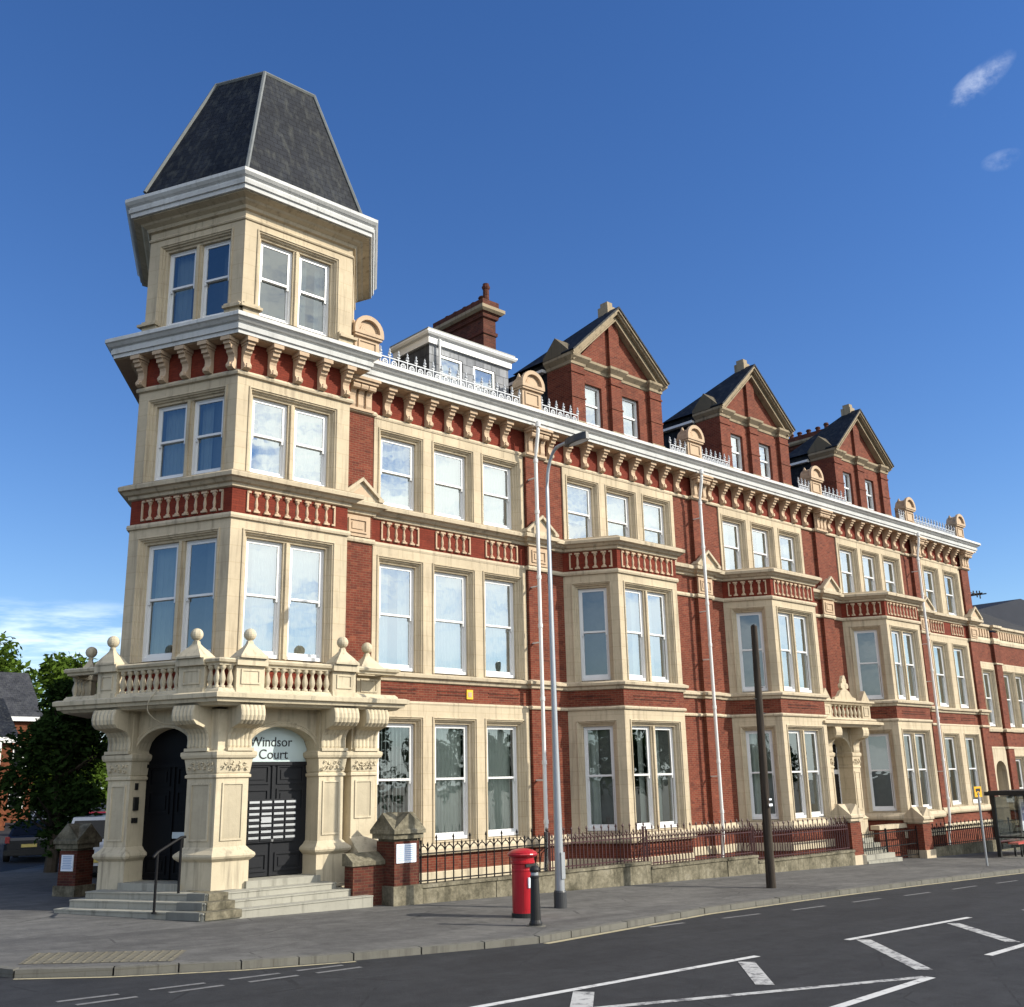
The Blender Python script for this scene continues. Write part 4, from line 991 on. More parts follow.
# ---- gables
_gw = {}
def gable_window(w, h):
    if (w, h) in _gw: return _gw[(w, h)]
    f = MB(); a = w / 2; hs = h * .52
    for u0, u1, z0, z1, d in ((-a, -a + .07, 0, h, 0), (a - .07, a, 0, h, 0), (-a + .07, a - .07, h - .07, h, 0), (-a + .07, a - .07, 0, .08, .02), (-a + .07, a - .07, hs - .03, hs + .03, -.02)): f.fbox(LOC, u0, u1, d - .09, d, z0, z1, 0)
    f.poly([(-a + .06, .04, hs), (a - .06, .04, hs), (a - .06, .04, h - .06), (-a + .06, .04, h - .06)], 1)
    f.poly([(-a + .06, .06, .07), (a - .06, .06, .07), (a - .06, .06, hs), (-a + .06, .06, hs)], 1)
    f.fbox(LOC, -a - .1, a + .1, -1.0, -.9, -.1, h + .1, 2); f.fbox(LOC, -a - .1, -a - .05, -.9, -.1, -.1, h + .1, 2); f.fbox(LOC, a + .05, a + .1, -.9, -.1, -.1, h + .1, 2)
    f.fbox(LOC, -a - .05, a + .05, -.9, -.1, h + .05, h + .1, 2); f.fbox(LOC, -a - .05, a + .05, -.9, -.1, -.1, -.05, 2)
    f.fbox(LOC, -a + .06, a - .06, -.22, -.20, h * .55, h - .05, 3)
    _gw[(w, h)] = mesh('window', f, ['upvc', 'glass', 'room', 'curtain']); return _gw[(w, h)]
gproto = None
def make_gable(c):
    hw = 2.08; zt = 15.20; wl = (c - 1.49, c - .65); wr = (c + .24, c + 1.08); z0 = 12.85
    mb = MB(); hs = [(wl[0], wl[1], 13.28, 14.56), (wr[0], wr[1], 13.28, 14.56)]
    mb.holes(FM, c - hw, c + hw, z0, zt + .05, 0, hs)
    for a, b, e, f in hs:
        for u in (a, b): mb.poly([FM.p(u, 0, e), FM.p(u, -.14, e), FM.p(u, -.14, f), FM.p(u, 0, f)])
        mb.poly([FM.p(a, 0, f), FM.p(b, 0, f), FM.p(b, -.14, f), FM.p(a, -.14, f)])
    mb.slab(FM, [(c - 1.75, zt), (c + 1.85, zt), (c, 16.95)], -.3, 0)
    for s in (-1, 1): mb.poly([(c + s * hw, 0, z0), (c + s * hw, .9, z0), (c + s * hw, .9, zt), (c + s * hw, 0, zt)])
    for a, b in ((c - hw, c - hw + .56), (c - .33, c + .16), (c + hw - .56, c + hw)):
        mb.fbox(FM, a, b, .0, .12, z0, zt - .02); mb.fbox(FM, a - .02, b + .02, 0, .15, 14.74, 14.80); mb.fbox(FM, a - .02, b + .02, 0, .14, 13.95, 14.0)
    mb.fbox(FM, c - .30, c + .16, 0, .10, zt, 16.85)
    g = B.part('gable', mb, 'brick')
    for w in (wl, wr):
        me = gable_window(round(w[1] - w[0], 2), 1.28); cc_ = (w[0] + w[1]) / 2
        B.inst('window', me, (cc_ - B.b[0], -(-.10) - B.b[1], 13.28 - B.b[2]), 0, g)
    st = MB()
    pth = [(c - hw, .9), (c - hw, -.12), (c - hw + .56, -.12), (c - hw + .56, 0), (c - .33, 0), (c - .33, -.12), (c + .16, -.12), (c + .16, 0), (c + hw - .56, 0), (c + hw - .56, -.12), (c + hw, -.12), (c + hw, .9)]
    st.sweep(pth, [(0, 14.98), (.03, 15.0), (.04, 15.08), (.10, 15.14), (.16, 15.20), (.17, 15.27), (.10, 15.30), (0, 15.34)], 0, False, True)
    st.sweep([(c - hw, .9), (c - hw, -.12), (c - hw + .56, -.12)], [(0, 13.0), (.03, 13.0), (.03, 13.22), (0, 13.25)], 0, False, True)
    st.fbox(FM, c - .36, c + .19, 0, .15, 13.0, 13.22); st.fbox(FM, c + hw - .58, c + hw + .02, 0, .15, 13.0, 13.22)
    ax, az = c - .10, 17.33
    for s in (-1, 1):
        ex = c + s * (hw + .17) - .03; ez = 15.32
        L = math.hypot(ax - ex, az - ez); nx, nz = (az - ez) / L * (1 if s < 0 else -1), abs(ax - ex) / L   # outward normal is up
        nx = -(az - ez) / L if s < 0 else (az - ez) / L
        def pt(t, w): return (ex + (ax - ex) * t - nx * w, ez + (az - ez) * t - nz * w)
        def rake(w0, w1, d0, d1, m=0):
            a_, b_ = pt(0, w0), (ax, az - w0 / nz); e_, f_ = pt(0, w1), (ax, az - w1 / nz)
            o = [a_, b_, f_, e_]; st.slab(FM, o if s < 0 else o[::-1], d0, d1, m)
        rake(.0, .05, -.1, .42, 1); rake(.05, .11, -.1, .39); rake(.11, .17, -.1, .33); rake(.17, .28, -.1, .20); rake(.28, .32, -.1, .23)
    # kneelers: little gablets on the returns
    for s in (-1, 1):
        kx = c + s * (hw + .02)
        fk = Fr((kx, .92), (kx, -.14)) if s < 0 else Fr((kx, -.14), (kx, .92))
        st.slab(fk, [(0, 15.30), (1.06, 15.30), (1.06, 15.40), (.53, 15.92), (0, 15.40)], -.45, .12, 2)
    st.box(c - .20, c + .16, -.02, .40, 17.15, 17.50); st.box(c - .14, c + .10, .04, .34, 17.50, 17.66)
    B.part('gable_cornice', st, ['mossy', 'slate', 'stoneshade'], g)
    rr = MB(); ry = .30
    rl = [(c - hw - .12, 15.34), (c - .10, 17.30), (c + hw + .12, 15.34)]
    for k in range(2):
        a, b = rl[k], rl[k + 1]
        rr.poly([(a[0], -.30, a[1]), (b[0], -.30, b[1]), (b[0], ry if b is rl[1] else 2.3, b[1]), (a[0], ry if a is rl[1] else 2.3, a[1])])
    rr.poly([(rl[0][0], 2.3, 15.34), (rl[1][0], ry, 17.28), (rl[2][0], 2.3, 15.34)])
    for s in (-1, 1): rr.poly([(c + s * (hw - .04), .88, 12.9), (c + s * (hw - .04), 3.6, 12.9), (c + s * (hw - .04), 3.6, 15.36), (c + s * (hw - .04), .88, 15.36)])
    rr.poly([(c - hw, 3.6, 13), (c + hw, 3.6, 13), (c + hw, 3.6, 15.36), (c - hw, 3.6, 15.36)])
    rr.poly([(c - hw, .9, 15.33), (c + hw, .9, 15.33), (c + hw, 3.6, 15.36), (c - hw, 3.6, 15.36)])
    B.part('roof', rr, 'slate', g)
    gt = MB(); gt.box(c - hw - .16, c - hw + .02, .95, 3.5, 15.0, 15.09); B.part('gutter', gt, 'white', g)
    return g
for c in GC: make_gable(c)

# ---- slate-hung dormer and chimneys
dm = MB(); x0, x1, y0 = 16.08, 18.95, .45
dm.holes(FM, x0, x1, 12.9, 14.50, -y0, [(16.42, 17.24, 13.1, 14.22), (17.64, 18.44, 13.1, 14.22)])
for x in (x0, x1): dm.poly([(x, y0, 12.9), (x, 2.0, 12.9), (x, 2.0, 14.5), (x, y0, 14.5)], 1)  # cheeks take a darker slate than the front, their shade painted into the colour
d_ = B.part('flat_dormer', dm, ['slategrey', 'slatedark'])
for a, b in ((16.42, 17.24), (17.64, 18.44)): B.inst('window', gable_window(round(b - a, 2), 1.12), ((a + b) / 2 - B.b[0], y0 + .02 - B.b[1], 13.1 - B.b[2]), 0, d_)
mb = MB(); mb.sweep([(x0, 2.0), (x0, y0), (x1, y0), (x1, 2.0)], [(-.1, 14.43), (.07, 14.44), (.08, 14.62), (.16, 14.65), (.20, 14.71), (.20, 14.75), (-.1, 14.81)], 0, False, True)
B.part('fascia', mb, 'white', d_)
mb = MB(); mb.box(x0 - .15, x1 + .15, y0 - .15, 2.05, 14.775, 14.83); B.part('flat_roof', mb, 'lead', d_)
mb = MB(); mb.tube([(x0 + .28, y0 - .10, 14.6), (x0 + .28, y0 - .10, 13.0)], .035, 8); B.part('downpipe', mb, 'white', d_)
def chimney(x0, x1, y0, y1, zt, pots):
    mb = MB(); mb.box(x0, x1, y0, y1, 12.9, zt - .35, 0)
    ring = [(x0, y0), (x1, y0), (x1, y1), (x0, y1)]
    mb.sweep(ring, [(0, zt - 1.15), (.04, zt - 1.12), (.05, zt - 1.02), (0, zt - .98)], 0, True, False)
    mb.sweep(ring, [(0, zt - .62), (.06, zt - .58), (.08, zt - .48), (.15, zt - .43), (.22, zt - .36), (.22, zt - .26), (.08, zt - .22), (.08, zt), (-.05, zt)], lambda j: 1 if 3 <= j <= 5 else 0, True, False)
    mb.poly([(x0 - .08, y0 - .08, zt), (x1 + .08, y0 - .08, zt), (x1 + .08, y1 + .08, zt), (x0 - .08, y1 + .08, zt)], 1)
    c = B.part('chimney', mb, ['brickdark', 'mossy'])
    for (t, h) in pots:
        p = MB(); p.lathe(((x0 + x1) / 2, y0 + (y1 - y0) * t, zt - .02), [(.13, 0), (.12, .06), (.10, .08), (.095, h * .7), (.12, h * .75), (.13, h * .8), (.13, h * .86), (.10, h * .9), (.10, h)], 10)
        B.part('chimney_pot', p, 'brickdark', c)
chimney(19.40, 19.90, 2.0, 4.3, 17.36, ((.06, .66), (.14, .30), (.30, .22), (.48, .22), (.68, .22), (.86, .22)))
chimney(41.25, 41.8, 3.2, 5.4, 18.25, ((.08, .38), (.28, .30), (.50, .30), (.72, .30), (.92, .30)))

# ---- second doorway, between the second and third bays
Y2 = .80; pc = 32.95
p2 = [(d * .8, z - .0) for d, z in PPROF]
for a, b in ((31.75, 32.25), (33.50, 33.96)):
    mb = MB(); mb.sweep([(a, .05), (a, -Y2), (b, -Y2), (b, .05)], [(.05, 0.2), (.05, 1.5), (.09, 1.52), (.0, 1.62)] + [(d * .6, z) for d, z in PPROF if z > 1.9], 0, False, False)
    panel_frame(mb, FM, a + .07, b - .07, 1.8, 3.08, Y2, 0, 0); carve(mb, FM, a + .02, b - .02, Y2)
    B.part('porch_pier', mb, ['stone', 'stone'])
arch(FM, 32.25, 33.50, 0.0, Y2 - .06)
mb = MB()
for x in (32.22, 33.53): mb.poly([(x, -.75, .8), (x, 1.3, .8), (x, 1.3, 4.3), (x, -.75, 4.3)])
mb.poly([(32.2, -.1, 4.25), (33.55, -.1, 4.25), (33.55, 1.3, 4.25), (32.2, 1.3, 4.25)]); mb.poly([(32.2, -.6, 1.05), (33.55, -.6, 1.05), (33.55, 1.3, 1.05), (32.2, 1.3, 1.05)])
B.part('porch_side_wall', mb, 'stone')
dd = MB(); dd.fbox(FM, 32.2, 33.55, .20, .26, 1.05, 4.25, 0); dd.fbox(FM, 32.36, 32.86, .26, .275, 1.25, 3.0, 2); dd.fbox(FM, 32.94, 33.40, .26, .275, 1.25, 3.0, 2); dd.fbox(FM, 32.36, 33.4, .26, .275, 3.15, 4.0, 2)
B.part('door', dd, ['upvc', 'doorblack', 'carglass'])
for a, b in ((31.80, 32.18), (33.54, 33.92)):
    mb = MB(); mb.extr(FM, [(0, 3.75)] + [(Y2 + .02 + d * .85, z - .02) for d, z in corb] + [(0, 4.55)], a, b); B.part('balcony_corbel', mb, 'stone')
b2 = [(31.72, .05), (31.72, -.68), (34.10, -.68), (34.10, .05)]
mb = MB(); mb.sweep(b2, [(0, 4.52), (.60, 4.53), (.66, 4.60), (.72, 4.62), (.72, 4.70), (.50, 4.76), (0, 4.78)], 0, False, True)
mb.sweep(b2, [(.30, 4.76), (.56, 4.77), (.54, 4.81), (.44, 4.85), (.30, 4.85)], 0, False, True)
mb.sweep(b2, [(.30, 5.28), (.46, 5.28), (.50, 5.34), (.55, 5.37), (.54, 5.43), (.30, 5.45)], 0, False, True)
sb = B.part('small_balcony', mb, 'stone')
mb = MB()
for a, b in ((31.36, 31.90), (33.92, 34.46)):
    mb.fbox(FM, a, b, .95, 1.13, 4.84, 5.30); panel_frame(mb, FM, a + .10, b - .10, 4.92, 5.24, 1.13, 0, 0)
B.part('pedestal', mb, ['stone', 'stone'], sb)
for i in range(8):
    x = 32.02 + .255 * i; B.inst('baluster', bme, (x - B.b[0], -1.05 - B.b[1], 4.845 - B.b[2]), 0, sb)
mb = MB(); oc = []
def tre(cx, cz, r): return [(cx + r * math.cos(a), cz + r * math.sin(a)) for a in [math.pi * 2 * k / 12 for k in range(12)]]
mb.slab(FM, [(32.25, 5.44), (33.65, 5.44), (33.62, 5.52), (33.40, 5.56), (33.22, 5.74), (33.08, 5.80), (33.02, 5.98), (32.88, 5.98), (32.82, 5.80), (32.68, 5.74), (32.50, 5.56), (32.28, 5.52)], .98, 1.10)
for cx, cz, r in ((32.95, 6.08, .14), (32.80, 5.92, .10), (33.10, 5.92, .10), (32.95, 6.2, .08)): mb.slab(FM, tre(cx, cz, r), 1.0, 1.10 + (.01 if r < .12 else .005))
for cx in (31.65, 34.2): mb.slab(FM, [(cx - .28, 5.44), (cx + .28, 5.44), (cx, 5.80)], .96, 1.14)
B.part('balcony_cresting', mb, 'stone', sb)
for k in range(6):
    z = 1.05 - .15 * k; mb = MB(); mb.box(31.78, 33.95, -.55 - .24 * (k + 1), -.55 - .24 * k if k else .02, -.3, z); B.part('entrance_step', mb, 'step')
# aerial on the end wall
mb = MB(); mb.tube([(46.3, -.05, 10.72), (47.5, -.05, 10.74)], .025, 6)
for x, h in ((46.75, .22), (47.1, .3), (47.4, .36)): mb.tube([(x, -.05, 10.73 - h / 2), (x, -.05, 10.73 + h / 2)], .03, 6)
mb.tube([(47.1, -.3, 10.74), (47.1, .3, 10.74)], .03, 6); mb.tube([(47.4, -.35, 10.74), (47.4, .35, 10.74)], .03, 6)
B.part('aerial', mb, 'black')

# ------------------------------------------------------------------ the lower house next door
NB = Thing('neighbour_house', 'two storey red brick house with parapet and slate roof at the far right', 'house', (47, 0, -.1))
BT = NB
nh = []
for a, b in ((48.45, 51.3), (53.0, 55.85), (57.6, 60.45)):
    nh.append((a, b, 4.75, 7.6)); surround(FM, a, b, 4.75, 7.6, [(a + .12, a + 1.36, 4.85, 7.35, 1), (a + 1.5, a + 2.73, 4.85, 7.35, 1)], .04, ['left', 'drape'])
    nh.append((a, b, .75, 3.9)); surround(FM, a, b, .75, 3.9, [(a + .12, a + 1.36, .8, 3.6, 1), (a + 1.5, a + 2.73, .8, 3.6, 1)], .04, ['left', 'drape'])
nh.append((46.45, 47.85, 4.75, 7.6)); surround(FM, 46.45, 47.85, 4.75, 7.6, [(46.55, 47.75, 4.85, 7.35, 1)], .04, ['drape'])
mb = MB(); nh.append((46.5, 47.8, .6, 3.6)); mb.holes(FM, 46.3, 62, -.9, 9.0, -.02, nh); NB.part('brick_wall', mb, 'brick')
for a in (47.95, 51.9, 56.5):
    mb = MB(); mb.box(a, a + .6, -.12, .03, -.8, 9.05); NB.part('pilaster', mb, 'brick')
npth = [(46.35, .02)]
for a in (47.95, 51.9, 56.5): npth += [(a, .02), (a, -.12), (a + .6, -.12), (a + .6, .02)]
npth += [(62, .02)]
for nm, pr_, mt in (('parapet_coping', [(0, 9.14), (.05, 9.16), (.08, 9.22), (.16, 9.26), (.16, 9.36), (-.3, 9.40)], 'trim'), ('string_course', [(0, 8.52), (.05, 8.54), (.07, 8.66), (.03, 8.78), (0, 8.80)], 'porch'),
                    ('string_course', [(0, 7.60), (.04, 7.61), (.04, 7.67), (0, 7.68)], 'porch'), ('sill_course', [(0, 4.62), (.08, 4.64), (.10, 4.74), (0, 4.78)], 'trim'), ('string_course', [(0, 3.90), (.04, 3.91), (.04, 3.98), (0, 4.0)], 'porch')):
    mb = MB(); mb.sweep(npth, pr_, 0, False, True); NB.part(nm, mb, mt)
pil_ = (46.3, 47.95, 51.9, 56.5, 62)
for a0, a1 in zip(pil_[:-1], pil_[1:]):
    lo, hi = (a0 + .7 if a0 > 47 else a0 + .2), a1 - .1; mb = MB(); mb.fbox(FM, lo, hi, .0, .02, 8.82, 9.13)
    k = max(2, int((hi - lo) / .26))
    for i in range(k): x = lo + (hi - lo) * (i + .25) / k; mb.fbox(FM, x, x + .13, 0, .06, 8.80, 9.14)
    NB.part('parapet_balustrade', mb, 'terra')
mb = MB(); N = 14
zf = lambda t: 2.95 + .45 * math.sqrt(max(0, 1 - (2 * t - 1) ** 2))
us = [46.62 + 1.06 * i / N for i in range(N + 1)]
for i in range(N):
    mb.poly([FM.p(us[i], .04, zf(i / N)), FM.p(us[i + 1], .04, zf((i + 1) / N)), FM.p(us[i + 1], .04, 3.9), FM.p(us[i], .04, 3.9)])
    mb.poly([FM.p(us[i], -.8, zf(i / N)), FM.p(us[i + 1], -.8, zf((i + 1) / N)), FM.p(us[i + 1], .04, zf((i + 1) / N)), FM.p(us[i], .04, zf(i / N))])
for a, b in ((46.45, 46.62), (47.68, 47.85)): mb.fbox(FM, a, b, -.8, .04, .5, 3.9)
NB.part('door_arch', mb, 'trim')
mb = MB(); mb.fbox(FM, 46.62, 47.68, -.85, -.8, .5, 3.5); NB.part('door', mb, 'doorblack')
mb = MB(); mb.poly([(46.35, .35, 9.1), (62, .35, 9.1), (62, 3.2, 12.2), (60.4, 3.2, 12.3), (49.4, 1.1, 10.35)]); mb.poly([(60.4, 3.2, 12.3), (62, 3.2, 12.2), (62, 9, 12.2), (60.4, 9, 12.3)]); mb.poly([(46.35, .35, 9.1), (49.4, 1.1, 10.35), (60.4, 3.2, 12.3), (60.4, 9, 12.3), (46.35, 9, 9.1)])
NB.part('roof', mb, 'slateshade')
mb = MB(); f = Fr((47.9, 0), (47.9, -2.2)); mb.slab(f, [(0, -.4), (2.2, -.4), (2.2, .05), (0, 1.35)], -.22, 0); mb.slab(f, [(-.02, 1.32), (2.26, .02), (2.26, .16), (-.02, 1.46)], -.27, .05); NB.part('stair_wall', mb, 'trim')
for k in range(5):
    mb = MB(); mb.box(46.4, 47.88, -.05 - .32 * (k + 1), -.05 - .32 * k, -.5, .55 - .16 * k); NB.part('entrance_step', mb, 'step')
BT = B

# ------------------------------------------------------------------ garden walls, piers, railings
def cap(mb, fr, u, d, z, hw, m):        # crossed-gable pier cap
    for q in range(2):
        c = fr.xy(u, d); U = fr.U if q == 0 else (fr.N[0], fr.N[1])
        f = Fr((c[0] - U[0] * hw, c[1] - U[1] * hw), (c[0] + U[0] * hw, c[1] + U[1] * hw))
        e = .03 + .02 * q; k = .012 + .01 * q
        mb.slab(f, [(-e, z + .10 + q * .003), (2 * hw + e, z + .10 + q * .003), (2 * hw + e, z + .17), (hw, z + .52 - q * .004), (-e, z + .17)], -hw - k, hw + k, m)
    mb.fbox(fr, u - hw - .0, u + hw + .0, d - hw, d + hw, z, z + .11, m)
def pier(name, label, fr, u, d, z0, zb, zt, hw, bm='brickdark', sm='oldstone'):
    c = fr.xy(u, d); t = Thing('gate_pier', label, 'gate pier', (c[0], c[1], z0), 'gate piers with gabled stone caps')
    mb = MB(); mb.fbox(fr, u - hw, u + hw, d - hw, d + hw, zb, zt); t.part('shaft', mb, bm)
    mb = MB(); mb.fbox(fr, u - hw - .06, u + hw + .06, d - hw - .06, d + hw + .06, z0 - .4, zb); t.part('base', mb, sm)
    mb = MB(); mb.fbox(fr, u - hw + .02, u + hw - .02, d - hw + .02, d + hw - .02, zt, zt + .06); cap(mb, fr, u, d, zt + .05, hw + .07, 0); t.part('cap', mb, sm)
    return t
FW = Fr((0, 0), (1, 0))
pier('p', 'dark brick pier with mossy gabled cap and white notice, right of the porch steps', FW, 13.58, 1.65, .55, 1.0, 1.86, .31)
pier('p', 'red brick pier with gabled stone cap on the left of the iron double gate', FW, 31.32, 1.62, .1, .52, 1.50, .31, 'brick', 'trim')
pier('p', 'red brick pier with gabled stone cap on the right of the iron double gate', FW, 36.2, 1.55, .0, .40, 1.26, .29, 'brick', 'trim')
FS = Fr(FL.xy(0, 0), FL.xy(1, 0))
def onFL(x, y): v = (x - PL[0], y - PL[1]); return v[0] * FL.U[0] + v[1] * FL.U[1], v[0] * FL.N[0] + v[1] * FL.N[1]
lu, ld = onFL(9.26, 4.36)
pier('p', 'brick pier with gabled cap and notice, in shade left of the porch', FL, lu, ld, .78, 1.02, 1.74, .25)
def notice(label, fr, u, d, z, w, h):
    c = fr.p(u, d, z); t = Thing('notice_board', label, 'notice', c, 'white notices on the gate piers')
    mb = MB(); mb.fbox(fr, u - w / 2, u + w / 2, d, d + .018, z, z + h); t.part('board', mb, 'paper')
    mb = MB(); random.seed(5)
    for k in range(8):
        zz = z + h - .05 - k * (h - .06) / 8; a = random.uniform(.05, .16) * w
        mb.fbox(fr, u - w / 2 + a, u + w / 2 - a, d + .018, d + .020, zz, zz + .018)
    t.part('faded_print', mb, 'noticeink')
notice('white notice with faded blue print on the pier right of the porch steps', FW, 13.56, 1.96, 1.44, .50, .37)
notice('white notice with faded print on the shaded pier left of the porch', FL, lu, ld + .25, 1.32, .34, .34)
gw = Thing('garden_wall', 'short dark brick wall with sloped stone coping between porch steps and gate pier', 'wall', (12.7, -1.5, .6))
mb = MB(); mb.box(12.5, 13.27, -1.62, -1.32, .3, 1.42); gw.part('brickwork', mb, 'brickdark')
mb = MB(); mb.extr(FW, [(1.28, 1.42), (1.66, 1.42), (1.66, 1.50), (1.40, 1.66), (1.28, 1.66)], 12.46, 13.26); gw.part('coping', mb, 'oldstone')
bwT = Thing('boundary_wall', 'low grey stone kerb wall stepping down along the pavement under the black railings', 'wall', (22, -1.85, .4))
SEG = ((13.92, 21.2, .98), (21.2, 25.8, .86), (25.8, 31.0, .70))
for a, b, z in SEG:
    k = 0; x = a
    while x < b - .05:
        x2 = min(b, x + random.uniform(1.5, 2.1)); 
        if b - x2 < .5: x2 = b
        mb = MB(); j = random.uniform(-.012, .012); mb.box(x + .006, x2 - .006, -2.0 + j, -1.68, -.2, z - .06); mb.box(x + .004, x2 - .004, -2.03 + j, -1.66, z - .06, z + j * .5); bwT.part('coping_stone', mb, 'oldstone'); x = x2
b2T = Thing('boundary_wall', 'low stone wall with railings right of the second gate, running to the bus shelter', 'wall', (40, -1.5, .1))
mb = MB(); mb.box(36.55, 46.2, -1.65, -1.4, -.4, .42); b2T.part('coping_stone', mb, 'oldstone')
def railing(label, x0, x1, y, zb, h, sp, arches, mat='iron', group='iron railings along the front gardens'):
    t = Thing('iron_railing', label, 'railing', ((x0 + x1) / 2, y, zb), group)
    n_ = max(2, round((x1 - x0) / sp)); sp = (x1 - x0) / n_
    r = MB(); r.box(x0, x1, y - .02, y + .02, zb + .06, zb + .085); t.part('bottom_rail', r, mat)
    r = MB(); r.box(x0, x1, y - .02, y + .02, zb + h * .66, zb + h * .66 + .025); t.part('top_rail', r, mat)
    r = MB()
    for i in range(n_ + 1):
        x = x0 + sp * i; tall = i % 2 == 0 or not arches
        hh = h * (1.0 if i % 2 == 0 else .84)
        r.tube([(x, y, zb - .04), (x, y, zb + hh)], .0155, 5)
        r.lathe((x, y, zb + hh - .01), [(.012, 0), (.030, .025), (.022, .05), (0, .10)], 5)
        if i < n_:   # pointed arches and scrolls between the bars
            pts = [(x + sp * (.5 - .5 * math.cos(math.pi * k / 8)), y, zb + h * .66 + (sp * .5 + .05) * math.sin(math.pi * k / 8)) for k in range(9)]
            r.tube(pts, .013, 4)
            r.lathe((x + sp / 2, y, zb + h * .66 + sp * .5 + .05), [(0, 0), (.022, .02), (0, .06)], 5)
    t.part('bars', r, mat)
    for x in [x0] + [x0 + (x1 - x0) * (k + 1) / max(1, int((x1 - x0) / 3.4)) for k in range(max(1, int((x1 - x0) / 3.4)))]:
        r = MB(); xx = x - .05 if x > x0 else x + .05
        r.tube([(xx, y, zb - .05), (xx, y, zb + h * .98)], .02, 6); r.tube([(xx, y, zb + .55), (xx - .12, y + .16, zb + .40), (xx - .14, y + .24, zb - .05)], .013, 5); t.part('stay_post', r, mat)
railing('black railing of widely spaced bars and round arches beside the red pillar box', 13.98, 17.7, -1.85, .97, .90, .235, True)
railing('dark maroon railing of close pointed bars behind the street lamp', 17.75, 21.15, -1.85, .97, .88, .13, True, 'ironred')
railing('dark maroon railing of close pointed bars in front of the first bay', 21.22, 25.78, -1.85, .85, .92, .13, True, 'ironred')
railing('dark maroon railing of close pointed bars behind the timber pole, up to the gate pier', 25.85, 30.95, -1.85, .69, .95, .13, True, 'ironred')
railing('black railing right of the second gate, running towards the bus shelter', 36.6, 46.1, -1.52, .41, .75, .16, True)
gt = Thing('entrance_gate', 'black iron double gate between two red brick piers', 'gate', (33.8, -1.6, .2))
for a, b in ((31.68, 33.72), (33.78, 35.86)):
    mb = MB(); zb = .26
    for z in (zb, zb + .36, zb + .80): mb.box(a, b, -1.615, -1.585, z, z + .03)
    for x in (a, b): mb.tube([(x, -1.6, .12), (x, -1.6, zb + .95)], .022, 6)
    k = 15
    for i in range(1, k): x = a + (b - a) * i / k; mb.tube([(x, -1.6, zb), (x, -1.6, zb + .80 + .10 * math.sin(math.pi * i / k))], .010, 4)
    gt.part('gate_leaf', mb, 'iron')
dwf = Thing('garden_wall', 'low brick wall with pale stone coping behind the iron double gate', 'wall', (35, -1.1, .2))
mb = MB(); mb.box(34.1, 36.6, -1.18, -.98, -.2, 1.14); dwf.part('brickwork', mb, 'brick'); mb = MB(); mb.box(34.02, 36.6, -1.25, -.92, 1.14, 1.28); dwf.part('coping', mb, 'trim')

# ------------------------------------------------------------------ street furniture
g = zg(13.97, -5.02); pb = Thing('pillar_box', 'red cast iron pillar box on the pavement beside a black bollard', 'post box', (13.97, -5.02, g))
mb = MB(); mb.lathe((13.97, -5.02, g), [(.225, 0), (.225, .075), (.205, .08)], 28); pb.part('base', mb, 'black')
mb = MB(); mb.lathe((13.97, -5.02, g), [(.208, .075), (.208, .80), (.214, .81), (.214, .835), (.208, .845), (.208, .93), (.228, .945), (.228, .975), (.214, .985), (.214, 1.05)], 28); pb.part('body', mb, 'postred', smooth=False)
mb = MB(); mb.lathe((13.97, -5.02, g), [(.214, 1.045), (.245, 1.055), (.27, 1.075), (.285, 1.10), (.28, 1.115), (.262, 1.125), (.262, 1.14), (.20, 1.175), (.10, 1.20), (0, 1.21)], 28); pb.part('cap', mb, 'postred')
mb = MB()
for k in range(9):
    a = math.radians(-130 + 10 * k)
    b = a + math.radians(10); mb.poly([(13.97 + .212 * math.cos(t), -5.02 + .212 * math.sin(t), g + z) for t, z in ((a, .15), (b, .15), (b, .74), (a, .74))])
pb.part('door', mb, 'postred')
mb = MB(); f = Fr((13.82, -5.235), (14.12, -5.235)); mb.fbox(f, .03, .27, -.02, .012, .885 + g, .935 + g); pb.part('posting_slot', mb, 'black')
mb = MB(); mb.fbox(f, .085, .215, -.02, .010, .52 + g, .70 + g); pb.part('collection_plate', mb, 'paper')
g = zg(13.24, -6.1); bo = Thing('bollard', 'short black bollard with a pale band at the kerb before the red pillar box', 'bollard', (13.24, -6.1, g))
mb = MB(); mb.lathe((13.24, -6.1, g), [(.115, 0), (.115, .05), (.10, .07), (.092, .10), (.072, .78), (.085, .79), (.085, .81), (.062, .83), (.060, .87), (.082, .885), (.088, .92), (.082, .955), (.05, .985), (0, .995)], 18); bo.part('post', mb, 'black', smooth=False)
mb = MB(); mb.lathe((13.24, -6.1, g), [(.0665, .822), (.068, .83), (.067, .872), (.064, .878)], 18); bo.part('reflective_band', mb, 'galv')
mb = MB(); mb.lathe((13.24, -6.1, g), [(.17, -.01), (.17, .012), (0, .013)], 14); bo.part('footing', mb, 'kerb')

